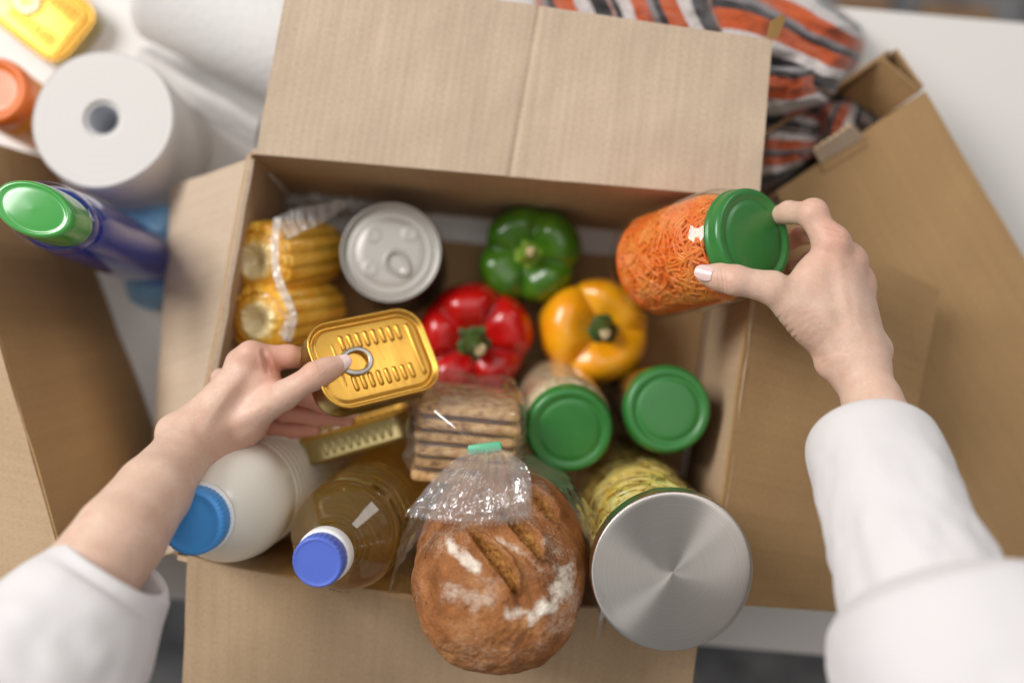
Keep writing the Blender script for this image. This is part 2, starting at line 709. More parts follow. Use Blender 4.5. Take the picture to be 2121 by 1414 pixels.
def skin_material():
    m = mat('skin', lin(226, 186, 164), .46, sss=.6, sss_scale=.0024, sss_r=(1.0, .42, .24), spec=.4)
    t = tex(m, 60, 4)
    r = ramp(m, t, 'Fac', [(.25, lin(224, 196, 177)), (.5, lin(219, 187, 167)), (.75, lin(212, 177, 156))])
    t2 = tex(m, 380, 3)
    r2 = ramp(m, t2, 'Fac', [(.3, (.955, .945, .94, 1)), (.7, (1.03, 1.02, 1.02, 1))])
    x = mixc(m, None, 1, (r, 'Color'), (r2, 'Color'), 'MULTIPLY')
    a = N(m, 'ShaderNodeAttribute', attribute_name='flush')
    y = mixc(m, a, 'Fac', outc(x), lin(206, 138, 116))
    setcol(m, y)
    vv = tex(m, 900, ntype='ShaderNodeTexVoronoi')
    b1 = bump(m, vv, 'Distance', .2, .0006)
    b2 = bump(m, tex(m, 260, 5, stretch=(1, 1, 1), rough=.7), 'Fac', .20, .0009, b1)
    bump(m, tex(m, 70, 3), 'Fac', .03, .003, b2)
    return m


M_SKIN = skin_material()
M_NAIL = mat('painted pale nail', lin(230, 200, 194), .25, coat=.6, coat_rough=.08, sss=.3, sss_scale=.002)


def cotton():
    m = mat('white cotton', lin(220, 216, 216), .9, sheen=.25)
    mp = coords(m, 'UV')
    w1 = N(m, 'ShaderNodeTexWave', bands_direction='X')
    w1.inputs['Scale'].default_value = 260
    w2 = N(m, 'ShaderNodeTexWave', bands_direction='Y')
    w2.inputs['Scale'].default_value = 260
    L(m, mp, 'Vector', w1, 'Vector')
    L(m, mp, 'Vector', w2, 'Vector')
    ad = N(m, 'ShaderNodeMath', operation='ADD')
    L(m, w1, 'Fac', ad, 0)
    L(m, w2, 'Fac', ad, 1)
    b = bump(m, ad, 0, .12, .0003)
    bump(m, tex(m, 30, 3), 'Fac', .10, .004, b)
    return m


M_COTTON = cotton()


def stripes():
    m = mat('striped wool', lin(180, 90, 50), .95, sheen=.4)
    mp = coords(m, 'UV')
    sp = N(m, 'ShaderNodeSeparateXYZ')
    L(m, mp, 'Vector', sp, 'Vector')
    t = tex(m, 12, 3, 'UV')
    ma = N(m, 'ShaderNodeMath', operation='MULTIPLY_ADD')
    ma.inputs[1].default_value = .018
    L(m, t, 'Fac', ma, 0)
    L(m, sp, 'Y', ma, 2)
    k = N(m, 'ShaderNodeMath', operation='MULTIPLY')
    k.inputs[1].default_value = 1 / .118
    L(m, ma, 0, k, 0)
    fr = N(m, 'ShaderNodeMath', operation='FRACT')
    L(m, k, 0, fr, 0)
    DK, OR, WH, GR, PK = lin(46, 42, 44), lin(190, 84, 34), lin(206, 198, 196), lin(128, 122, 124), lin(176, 140, 126)
    r = ramp(m, fr, 0, [(0, DK), (.07, PK), (.10, DK), (.16, WH), (.28, OR), (.46, GR), (.52, DK), (.59, OR), (.77, WH), (.90, DK)])
    r.color_ramp.interpolation = 'CONSTANT'
    t2 = tex(m, 420, 3, 'UV', (1, .5, 1))
    r2 = ramp(m, t2, 'Fac', [(.3, (.62, .6, .6, 1)), (.7, (1.15, 1.12, 1.1, 1))])
    setcol(m, mixc(m, None, 1, (r, 'Color'), (r2, 'Color'), 'MULTIPLY'))
    bump(m, t2, 'Fac', .6, .003)
    return m


M_STRIPE = stripes()
M_TAPE = mat('brown tape scrap', lin(214, 172, 108), .5)
M_LABELGREEN = mat('dark green print', lin(18, 66, 58), .4)
M_INK = mat('faint black ink', lin(60, 52, 40), .6)
M_PLWHITE = film('white plastic bag', (.9, .9, .92, 1), .05, .25, bs=.6, bscale=50, white=.75)


# ------------------------------------------------------------------ the setting
def box_mesh(c, s, bev=0.0):
    x, y, z = s[0] / 2, s[1] / 2, s[2] / 2
    v = [(c[0] + i * x, c[1] + j * y, c[2] + k * z) for i in (-1, 1) for j in (-1, 1) for k in (-1, 1)]
    f = [(0, 1, 3, 2), (4, 6, 7, 5), (0, 4, 5, 1), (2, 3, 7, 6), (0, 2, 6, 4), (1, 5, 7, 3)]
    return v, f


fl = build('floor', [(-3, -3, -.74), (3, -3, -.74), (3, 3, -.74), (-3, 3, -.74)], [(0, 1, 2, 3)], M_FLOOR, smooth=False)
tag(fl, 'grey speckled carpet floor below the table', kind='structure')

y_back = P(1960, 33, 0).y
y_front = P(1600, 1348, 0).y
x_l, x_r = -1.05, 1.05
t = thing('table', 'white laminate table that carries the boxes and rolls', 'table', Matrix.Translation((0, (y_back + y_front) / 2, -.74)))
TB = .026


def rounded_slab(x0, x1, y0, y1, z0, z1, b):
    ring = []
    for zz, i in ((z0, b), (z0 + b, 0), (z1 - b, 0), (z1 - b * .3, b * .3), (z1, b)):
        ring.append([(x0 + i, y0 + i, zz), (x1 - i, y0 + i, zz), (x1 - i, y1 - i, zz), (x0 + i, y1 - i, zz)])
    v = [p for r in ring for p in r]
    f = grid_faces(len(ring), 4, wrap_v=True)
    f = [tuple(reversed(q)) for q in f]
    f.append((3, 2, 1, 0))
    n = len(v)
    f.append((n - 4, n - 3, n - 2, n - 1))
    return v, f


v, f = rounded_slab(x_l, x_r, y_front, y_back, -TB, 0, .002)
build('tabletop', v, f, M_TABLE, t, True, smooth=False)
v, f = box_mesh((0, (y_back + y_front) / 2, -TB - .008), (x_r * 2 - .05, y_back - y_front - .006, .015))
build('edge_rail', v, f, M_EDGE_BROWN, t, True, smooth=False)
for sx in (-1, 1):
    for yy in (y_front + .05, y_back - .05):
        v, f = box_mesh((sx * .98, yy, -.39), (.045, .045, .70))
        build('leg', v, f, M_TABLE, t, True, smooth=False)

# wooden bench slats on the floor behind the table
for (xa, xb, yy, lab) in ((1745, 1845, 12, 'short brown wooden bar on the floor behind the table, left one'), (1915, 2062, 34, 'longer brown wooden bar on the floor behind the table, right one')):
    a, b = P(xa, yy - 14, -.60), P(xb, yy + 2, -.60)
    v, f = rounded_slab(a.x, b.x, b.y - .012, b.y + .018, -.66, -.60, .004)
    o = build('wooden_bar', v, f, M_WOOD, None, smooth=False)
    tag(o, lab, 'wooden bar', 'wooden bars on the floor')
    for k in (0, 1):
        v, f = box_mesh((a.x + .02 + k * (b.x - a.x - .04), b.y + .003, -.70), (.02, .02, .081))
        build('foot', v, f, M_WOOD, o, smooth=False)


def panel(name, a, b, c, d, face, parent, th=.004, bend=0.0, nu=22, nv=14, back=None, wob=.0014, seed=0, up=None, crease=None, bow=None):
    """a board: a-b is the hinge, d lies beyond a and c beyond b"""
    n = (b - a).cross(d - a).normalized()
    if up is not None and n.dot(up) < 0: n = -n
    lu, lv = (b - a).length, ((d - a).length + (c - b).length) / 2
    top, bot, uv = [], [], []
    for i in range(nu):
        for j in range(nv):
            u, w = i / (nu - 1), j / (nv - 1)
            p = (a * (1 - u) + b * u) * (1 - w) + (d * (1 - u) + c * u) * w
            if bow is not None: p = p + bow * (math.sin(PI * u) ** .8 * (1 - w))
            q = p + n * (bend * math.sin(w * PI / 2) ** 2 + wob * fbm((p.x + seed, p.y, p.z + seed), 14) + wob * .5 * fbm((p.x, p.y + seed, p.z), 45))
            if crease is not None: q = q - n * (.0016 * math.exp(-((u - crease - .012 * w) / .0045) ** 2))
            top.append(q)
            bot.append(q - n * th)
            uv.append((u * lu + seed, w * lv))
    m = nu * nv
    fc = grid_faces(nu, nv)
    if (b - a).cross(d - a).dot(n) < 0: fc = [tuple(reversed(q)) for q in fc]
    F = list(fc) + [tuple(x + m for x in reversed(q)) for q in fc]
    mi = [0] * len(fc) + [1] * len(fc)
    per = [(i, 0) for i in range(nu)] + [(nu - 1, j) for j in range(1, nv)] + [(i, nv - 1) for i in range(nu - 2, -1, -1)] + [(0, j) for j in range(nv - 2, 0, -1)]
    V = top + bot
    # edge strip with its own vertices so the cut edge stays crisp
    UV = uv + uv
    base = len(V)
    run = 0
    for k, (i, j) in enumerate(per):
        x = i * nv + j
        if k: run += (top[x] - top[per[k - 1][0] * nv + per[k - 1][1]]).length
        V += [top[x], bot[x]]
        UV += [(run, 0), (run, th)]
    K = len(per)
    for k in range(K):
        k2 = (k + 1) % K
        q = (base + 2 * k, base + 2 * k + 1, base + 2 * k2 + 1, base + 2 * k2)
        if (b - a).cross(d - a).dot(n) < 0: q = tuple(reversed(q))
        F.append(q)
        mi.append(0 if k < nu - 1 else 2)
    return build(name, V, F, [face, back or face, K_EDGE], parent, True, mi=mi, uvs=UV)


# ------------------------------------------------------------------ the open box in the middle
RIM = .18
c_bl, c_br, c_fr, c_fl = P(521, 319, RIM), P(1582, 412, RIM), P(1466, 1258, RIM), P(368, 1150, RIM)
ctr = (c_bl + c_br + c_fr + c_fl) / 4
box = thing('cardboard_box', 'large open cardboard box full of food in the middle', 'box', Matrix.Translation((ctr.x, ctr.y, 0)))
TH = .004
Z = Vector((0, 0, 1))


def low(p, z=.003, k=.985):
    q = ctr + (p - ctr) * k
    return Vector((q.x, q.y, z))


def inner(p, q, o, th=TH):
    return None


def wall(name, a, b, face, back, bow=None):
    o_ = (ctr - (a + b) / 2)
    o_.z = 0
    e = (b - a).normalized()
    return panel(name, a, b, low(b), low(a), face, box, TH, up=o_, back=back, seed=a.x * 3, bow=bow)


wall('wall', c_bl, c_br, K_MID, K_MID)
BOW = Vector((0, -.013, 0))      # the full box pushes its front wall out
wall('wall', c_fl, c_fr, K_MID, K_MID, BOW)
wall('wall', c_bl, c_fl, K_MID, K_MID)
wall('wall', c_br, c_fr, K_MID, K_LIT)
# bottom: two outer flaps that meet in the middle and leave a slit by the back wall
bl, br, fr_, fl_ = (low(p, .0075, .975) for p in (c_bl, c_br, c_fr, c_fl))
mid_l, mid_r = (bl + fl_) / 2, (br + fr_) / 2
s_l, s_r = bl + (fl_ - bl) * .075, br + (fr_ - br) * .075
panel('bottom_panel', s_l, s_r, mid_r, mid_l, K_DIM, box, .0035, up=Z, seed=1)
panel('bottom_panel', fl_, fr_, mid_r + (fr_ - mid_r) * .012, mid_l + (fl_ - mid_l) * .012, K_DIM, box, .0035, up=Z, seed=2)


def flap(a, b, da, db, face, bend=0.0, seed=0, name='flap', inset=.004, back=None, nv=18, nu=26, crease=None, bow=None):
    e = (b - a).normalized()
    return panel(name, a + e * inset, b - e * inset, b + db - e * inset * 2, a + da + e * inset * 2, face, box, TH, bend, nu, nv, up=Z, seed=seed, back=back, crease=crease, bow=bow)


# back flap lies almost level, rising a little away from the rim
bdir = Vector((.012, .158, .030))
flap(c_bl + Z * .001, c_br + Z * .001, P(577, -66, .213) - c_bl, P(1622, 84, .206) - c_br, K_LIT, -.004, 3, nu=260, crease=.505)
# left flap hangs down outwards
n_left = Vector((-.084, .004, -.130))
flap(c_fl + Z * .001, c_bl + Z * .001, P(312, 1180, .06) - c_fl, P(372, 374, .068) - c_bl, K_LIT, .006, 4)
# right flap, nearly level
flap(c_br + Z * .001, c_fr + Z * .001, P(1942, 582, .128) - c_br, P(1812, 1290, .128) - c_fr, K_DIM, .004, 5)
# front flap
flap(c_fl + Z * .001 + Vector((.004, 0, 0)), c_fr + Z * .001, P(348, 1500, .150) - c_fl, P(1424, 1620, .150) - c_fr, K_MID, .003, 6, bow=BOW)
# crease across the back flap: a low ridge
pa, pb = P(1108, 22, .2142), P(1072, 372, .1835)
# torn scrap of tape on the far corner of the back flap
tp = [P(1588, 78, .2075), P(1612, 80, .2075), P(1628, 38, .222), P(1622, 29, .226), P(1596, 44, .222)]
nv_ = Vector((0, 0, .0008))
v = tp + [p - nv_ for p in tp]
f = [(0, 1, 2, 3, 4), (9, 8, 7, 6, 5)] + [(i, i + 5, (i + 1) % 5 + 5, (i + 1) % 5) for i in range(5)]
o = build('tape_scrap', v, f, M_TAPE, box, True, smooth=False)
o['label'] = 'torn scrap of brown paper tape on the back flap corner'

# ------------------------------------------------------------------ box with the striped blanket (right)
R2 = .105
A2, B2 = P(1606, 396, R2), P(1914, 190, R2)
e2 = (B2 - A2).normalized()
p2 = Vector((-e2.y, e2.x, 0)).normalized()          # away from the viewer, into that box
m2 = (A2 + B2) / 2
box2 = thing('cardboard_box', 'cardboard box at right with wide brown flap and striped blanket', 'box', Matrix.Translation((m2.x, m2.y, 0)))


def pan2(name, a, b, c, d, face, **kw):
    return panel(name, a, b, c, d, face, box2, .003, **kw)


def z_(p, z):
    return Vector((p.x, p.y, z))


D2 = .047
A2i = A2 - e2 * .0
pan2('wall', A2, B2, z_(B2, .002), z_(A2, .002), K_DIM, up=p2)
pan2('wall', B2 + p2 * .004, B2 + p2 * D2, z_(B2 + p2 * D2, .002), z_(B2 + p2 * .004, .002), K_DIM, up=-e2)
pan2('wall', A2 + p2 * D2, B2 - e2 * .004 + p2 * D2, z_(B2 - e2 * .004 + p2 * D2, .002), z_(A2 + p2 * D2, .002), K_DIM, up=-p2)
pan2('bottom_panel', z_(A2, .006) + p2 * .006, z_(B2, .006) + p2 * .006 - e2 * .005, z_(B2, .006) + p2 * (D2 - .006) - e2 * .005, z_(A2, .006) + p2 * (D2 - .006), K_DIM, up=Z)
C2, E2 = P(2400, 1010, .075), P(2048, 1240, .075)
pan2('flap', A2 + Z * .002 - p2 * .001, B2 + Z * .002 - p2 * .001, C2, E2, K_DIM, up=Z, bend=.006, nu=26, nv=26, seed=8)
# inner dust flap at the corner and the small locking tab
q0, q1 = B2 - e2 * .004 + p2 * .002 + Z * .002, P(1826, 124, R2 + .004)
q2, q3 = P(1742, 196, R2 - .045), P(1826, 246, R2 - .045)
pan2('dust_flap', q0, q1, q2, q3, K_DIM, up=Z, seed=9, nu=10, nv=10)
ta, tb = P(1700, 338, R2 + .006), P(1790, 285, R2 + .006)
o = pan2('lock_tab', ta, tb, P(1768, 258, R2 + .022), P(1684, 312, R2 + .022), K_LIT, up=Z, seed=10, nu=8, nv=6)
pan2('lock_tab', ta - Z * .001, tb - Z * .001, P(1797, 300, R2 - .001 + .004), P(1708, 356, R2 + .003), K_DIM, up=Z, seed=11, nu=8, nv=6)

# ------------------------------------------------------------------ box at the left edge
H1, H2 = P(-130, 262, .185), P(150, 1240, .205)
box3 = thing('cardboard_box', 'cardboard box cut off by the left edge, its right side in shade', 'box', Matrix.Translation((H1.x - .1, (H1.y + H2.y) / 2, 0)))


def pan3(name, a, b, c, d, face, **kw):
    return panel(name, a, b, c, d, face, box3, .004, **kw)


lft = Vector((-1, .12, 0)) * .34
pan3('top_panel', H1, H2, H2 + lft, H1 + lft, K_MID, up=Z, seed=12)
pan3('wall', H1 + Vector((.002, 0, -.001)), H2 + Vector((.002, 0, -.001)), P(392, 1085, .003), P(108, 335, .003), K_DIM, up=Vector((1, 0, .2)), bend=.002, seed=13, nu=24, nv=16)
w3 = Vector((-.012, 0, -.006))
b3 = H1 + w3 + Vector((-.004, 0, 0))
pan3('wall', b3, b3 + lft, z_(b3 + lft, .002), z_(b3, .002), K_DIM, up=Vector((0, 1, 0)), seed=15)


# ------------------------------------------------------------------ striped blanket
def pillow(name, quad, zs, bulge, m, parent, uvf, seed=0, n=70, ripple=.006, rim_drop=.05, expo=5.0):
    """a soft fold of cloth over a quad of photograph places, rounded to its rim"""
    V, UV = [], []
    q = [np.array(c, float) for c in quad]
    for i in range(n):
        for j in range(n):
            a, b = i / (n - 1) * 2 - 1, j / (n - 1) * 2 - 1
            # square to rounded square
            s_, t_ = a * math.sqrt(1 - .32 * b * b), b * math.sqrt(1 - .32 * a * a)
            u, w = (s_ + 1) / 2, (t_ + 1) / 2
            x, y = (q[0] * (1 - u) + q[1] * u) * (1 - w) + (q[3] * (1 - u) + q[2] * u) * w
            zb = (zs[0] * (1 - u) + zs[1] * u) * (1 - w) + (zs[3] * (1 - u) + zs[2] * u) * w
            d = max(abs(a), abs(b))
            h = bulge * (1 - d ** expo) - rim_drop * max(0, (d - .86) / .14) ** 2
            x += 7 * fbm((x * .012, y * .012, seed), 1.0, 2)
            y += 7 * fbm((x * .012, y * .012, seed + 9), 1.0, 2)
            r = ripple * (math.sin(u * 7 + 3 * fbm((u * 1.5, w * 1.5, seed), 1.0) + seed) + 1.2 * fbm((u * 3, w * 3, seed + 4), 1.2, 3))
            V.append(P(x, y, max(.004, zb + h + r * (1 - d ** 6))))
            UV.append(uvf(u, w))
    return build(name, V, grid_faces(n, n), m, parent, parent is not None, uvs=UV)


def blanket():
    b = P(1640, 200, 0)
    t = thing('striped_blanket', 'crumpled orange, grey and white striped wool blanket in the right box', 'blanket', Matrix.Translation((b.x, b.y, .01)))
    K = .150
    pillow('fold', [(1440, -120), (1826, 50), (1742, 214), (1470, 200)], (.10, .085, .085, .12), .045, M_STRIPE, t, lambda u, w: (u * .2, K * (.005 + w * .97 + .06 * math.sin(u * 5))), 1.0, 90, .008, .09)
    pillow('fold', [(1080, -110), (1500, -110), (1540, 150), (1140, 130)], (.08, .10, .13, .10), .045, M_STRIPE, t, lambda u, w: (w * .2, K * (.15 + u * 1.5 + .10 * math.sin(w * 4))), 2.0, 90, .010, .07)
    pillow('fold', [(1490, 130), (1706, 128), (1744, 218), (1520, 262)], (.11, .11, .075, .09), .052, M_STRIPE, t, lambda u, w: (u * .2, K * (1.90 + w * .35 + .03 * math.sin(u * 7))), 3.0, 70, .007, .05)
    pillow('fold', [(1540, 226), (1716, 222), (1694, 330), (1560, 420)], (.07, .06, .06, .06), .035, M_STRIPE, t, lambda u, w: (u * .2, K * (2.2 + w * 1.15 - u * .35)), 4.0, 70, .008, .03)
    pillow('fold', [(1682, 216), (1760, 200), (1822, 250), (1700, 352)], (.05, .045, .05, .06), .034, M_STRIPE, t, lambda u, w: (u * .2, K * (.75 + w * .5 + u * .55)), 5.0, 60, .008, .03)
    pillow('fold', [(1560, 236), (1640, 216), (1730, 196), (1650, 246)], (.10, .10, .09, .09), .02, M_STRIPE, t, lambda u, w: (u * .2, K * (.82 + w * .30)), 6.0, 40, .004, .03)


blanket()

bp_ = P(320, 500, 0)
o = pillow('blue_mound', [(214, 396), (372, 400), (384, 640), (262, 640)], (.004, .004, .004, .004), .030, mat('pale blue glossy', lin(130, 180, 222), .25, coat=.4), None, lambda u, w: (u, w), 3.3, 50, .003, .02, 4)  # low pale blue rounded shape around the foot of the bottle
tag(o, 'pale blue soft packet on the table under the detergent bottle', 'mound')


# ------------------------------------------------------------------ things on the table, back left
def paper_roll(name, label, M, R=.0565, H=.12, core=.0125, squash=1.0, tail=None):
    t = thing(name, label, 'paper towel', M, 'paper towel rolls')
    prof = [(core, .002), (R - .004, 0), (R, .004), (R, H - .004), (R - .004, H - .0005), (R * .8, H), (core + .002, H - .001), (core, H - .004)]
    def rb(r, z, th):
        k = r / R
        return r * (1 + .014 * k * math.sin(2 * th + .5) + .010 * k * math.sin(3 * th + z * 9) + .006 * k * math.sin(5 * th + z * 30))
    v, f = lathe(dense([(R - .002, 0), (R, .003), (R, H - .003), (R - .002, H)], .01), 72, ribs=rb)
    build('paper', v, f, M_PAPER, t)
    e = [(core, H - .003), (core + .003, H - .0006)]
    for k in range(22):
        r = core + .003 + (R - .002 - core - .003) * k / 21
        e.append((r, H - .0004 + .00012 * math.sin(k * 1.9)))
    v, f = lathe(e, 72, ribs=rb)
    build('roll_end', v, f, M_PAPEREND, t)
    v, f = lathe([(core, .0), (R - .002, .0)], 72, ribs=rb)
    build('roll_end', v, f, M_PAPEREND, t)
    v, f = lathe([(core - .001, 0), (core, 0), (core, H - .002), (core - .001, H - .002), (core - .001, 0)], 40)
    build('core', v, f, M_CORE, t)
    return t


b_ = P(212, 246, .120)
paper_roll('paper_towel_roll', 'white paper towel roll standing upright with grey core showing', frame(Vector((b_.x, b_.y, 0)), Z, RT), R=.0635, H=.120, core=.0140)
# the lying roll: axis runs down right in the picture
pl = P(300, 52, .06)
ax = (P(540, 170, .06) - pl)
ax.z = 0
axn = ax.normalized()
side = Vector((-axn.y, axn.x, 0))
o_l = P(292, 70, .05) + side * .052
paper_roll('paper_towel_roll', 'white paper towel roll lying on its side behind the upright one', frame(Vector((o_l.x, o_l.y, .058)), axn, Z), R=.0565, H=.23)
# loose sheet of towel in front of the lying roll
pts = []
nu, nv = 30, 20
for i in range(nu):
    for j in range(nv):
        u, w = i / (nu - 1), j / (nv - 1)
        q = P(318 + 240 * u - 26 * w, 96 + 140 * u + 66 * w, 0)
        pts.append(Vector((q.x, q.y, .006 + .022 * math.sin(PI * w) ** 2 * (1 - .5 * u) + .002 * fbm((u * 3, w * 3, 0), 1.0))))
F = grid_faces(nu, nv)
o = build('paper_sheet', pts + [p - Z * .0015 for p in pts], F + [tuple(k + nu * nv for k in reversed(q)) for q in F], M_PAPER)
tag(o, 'loose white paper towel sheet between the two rolls', 'paper sheet')


# sardine cans
def rrect(hx, hy, r, n=9):
    pts = []
    for (cx, cy, a0) in ((hx - r, hy - r, 0), (-hx + r, hy - r, PI / 2), (-hx + r, -hy + r, PI), (hx - r, -hy + r, 1.5 * PI)):
        for k in range(n):
            a = a0 + PI / 2 * k / (n - 1)
            pts.append((cx + r * math.cos(a), cy + r * math.sin(a)))
    return pts


def stack(levels, hx, hy, r, cap_a=True, cap_b=True):
    V, F = [], []
    n = None
    for ins, z in levels:
        ring = rrect(hx - ins, hy - ins, max(r - ins, .002))
        n = len(ring)
        V += [(x, y, z) for x, y in ring]
    m = len(levels)
    F = [tuple(reversed(q)) for q in grid_faces(m, n, wrap_v=True)]
    if cap_a: F.append(tuple(reversed(range(n))))
    if cap_b: F.append(tuple(range((m - 1) * n, m * n)))
    return V, F


_rib = {}


def sardine_can(label, M, HX=.0510, HY=.0362, HH=.025, side_ribs=False):
    """origin at the lid's middle, +z out of the lid"""
    t = thing('sardine_can', label, 'tin can', M)
    r = .021
    v, f = stack([(.004, -HH), (.0012, -HH + .001), (.0008, -HH + .004), (.0016, -HH + .006), (.0016, -.005), (.0008, -.0035)], HX, HY, r, True, False)
    body = build('body', v, f, M_GOLDSIDE, t)
    v, f = stack([(.0006, -.0034), (.0, -.0022), (.0, -.0006), (.0006, 0), (.0016, 0), (.0024, -.0008), (.003, -.0042), (.0042, -.0046), (.006, -.0040), (.0068, -.0030), (.0078, -.0028)], HX, HY, r, False, True)
    lid = build('lid', v, f, M_GOLD, t)
    zt = -.0028
    if 'a' not in _rib:
        def pill(L_, W_, H_):
            V, F = [], []
            nu_, nv_ = 6, 20
            for i in range(nu_):
                k = i / (nu_ - 1)
                s = math.cos(k * PI / 2) * .999 + .001
                h = H_ * math.sin(k * PI / 2)
                for j in range(nv_):
                    a = 2 * PI * j / nv_
                    cx = (L_ / 2 - W_ / 2) * (1 if math.sin(a) > 0 else -1)
                    V.append((W_ / 2 * s * math.cos(a), cx * (s * .25 + .75) + W_ / 2 * s * math.sin(a), h))
            F = [tuple(q) for q in grid_faces(nu_, nv_, wrap_v=True)]
            return mesh('rib', V, F, M_GOLD)
        _rib['a'] = pill(.0135, .0042, .0021)
        _rib['c'] = pill(.0125, .0040, .0018)
        _rib['c'].materials[0] = M_GOLDSIDE
        _rib['b'] = pill(.046, .0044, .0021)
    for row in (-1, 1):
        for k in range(8):
            o = link('rib', _rib['a'], lid)
            o.location = (-.0225 + k * .0071 + (.001 if row > 0 else 0), row * .0168, zt)
    o = link('rib', _rib['b'], lid)
    o.location = (.0375, 0, zt)
    o = link('rib', _rib['b'], lid)
    o.location = (-.0300, 0, zt - .0005)
    o.scale = (.5, .8, .5)
    if side_ribs:
        for k in range(9):
            o = link('rib', _rib['c'], body)
            o.location = (-.028 + k * .007, -HY + .0019, -.0135)
            o.rotation_euler = (PI / 2, 0, 0)
    # pull ring: a flat loop with a riveted tongue
    pts = [Vector((-.0150 + .0105 * math.cos(a) * (1 if math.cos(a) > 0 else 1.25), .0098 * math.sin(a), zt + .0024 + .0016 * math.cos(a))) for a in (2 * PI * k / 40 for k in range(40))]
    v1 = sweep(pts, .0012, 8, 1.9, Vector((0, 0, 1)), closed=True)
    v1 = sweep(pts, .0021, 8, .45, Vector((0, 0, 1)), closed=True)
    v2 = stack([(.0006, zt + .0002), (0, zt + .0006), (0, zt + .0014), (.0006, zt + .0018)], .0062, .0052, .004)
    v2 = ([(x - .0285, y, z) for x, y, z in v2[0]], v2[1])
    v, f = join(v1, v2)
    build('pull_ring', v, f, M_STEEL, t)
    return t


CH = P(777, 738, .222)
nrm = lean(CH, .66, -.75, 31)
sardine_can('gold sardine tin with pull ring held in the left hand', frame(CH, nrm, idir(.925, -.38)))
q = P(82, 22, .026)
sardine_can('gold sardine tin lying on the table in the top left corner', frame(q, Z, idir(.79, .61)))
C3 = P(742, 868, .118)
n3 = lean(C3, -.30, -1, 86)
sardine_can('gold sardine tin on edge deep in the box below the left hand', frame(C3, n3, idir(.93, -.36)), side_ribs=True)


# jar with orange lid at the left edge
q = P(-14, 186, .10)
t = thing('jar', 'jar with orange screw lid at the left edge of the table', 'jar', frame(Vector((q.x, q.y, 0)), Z, RT))
v, f = lathe(rnd([(0, 0), (.026, 0), (.03, .004), (.031, .07), (.026, .08), (.025, .086), (0, .086)], 1), 48)
build('body', v, f, M_OJAR, t)
v, f = lathe(rnd([(.0305, .078), (.0315, .079), (.0315, .096), (.029, .100), (.025, .100), (.024, .0985), (0, .0985)], 1), 120, ribs=lambda r, z, th: r * (1 + (.006 * math.sin(60 * th) if r > .03 and z < .096 else 0)))
build('lid', v, f, M_OLID, t)

# detergent bottle
cb = P(66, 432, .262)
fb = P(318, 540, 0)
axd = (cb - Vector((fb.x, fb.y, 0)))
Md = frame(Vector((fb.x, fb.y, .002)), axd, idir(.90, .36))
HB = axd.length
t = thing('detergent_bottle', 'dark blue translucent detergent bottle with glossy green cap', 'bottle', Md)
prof = rnd([(0, 0), (.030, 0), (.036, .004), (.037, .02), (.037, HB * .62), (.0365, HB * .74), (.034, HB * .82), (.028, HB * .85), (.023, HB * .855), (0, HB * .855)], 2)
v, f = lathe(prof, 72, 1.12, .76)
build('body', v, f, M_NAVY, t)
prof = rnd([(.0315, HB * .84), (.0335, HB * .85), (.0325, HB * .885), (.0310, HB * .89)], 1)
v, f = lathe(prof, 72, 1.12, .80)
build('collar', v, f, M_PET, t)
prof = rnd([(0, HB * .86), (.0262, HB * .86), (.0270, HB * .87), (.0262, HB * .96), (.025, HB * .985), (.0225, HB * .992), (.020, HB * .988), (.015, HB * .990), (0, HB * .992)], 2)
v, f = lathe(prof, 72, 1.28, .80)
build('cap', v, f, M_CAPGREEN, t)


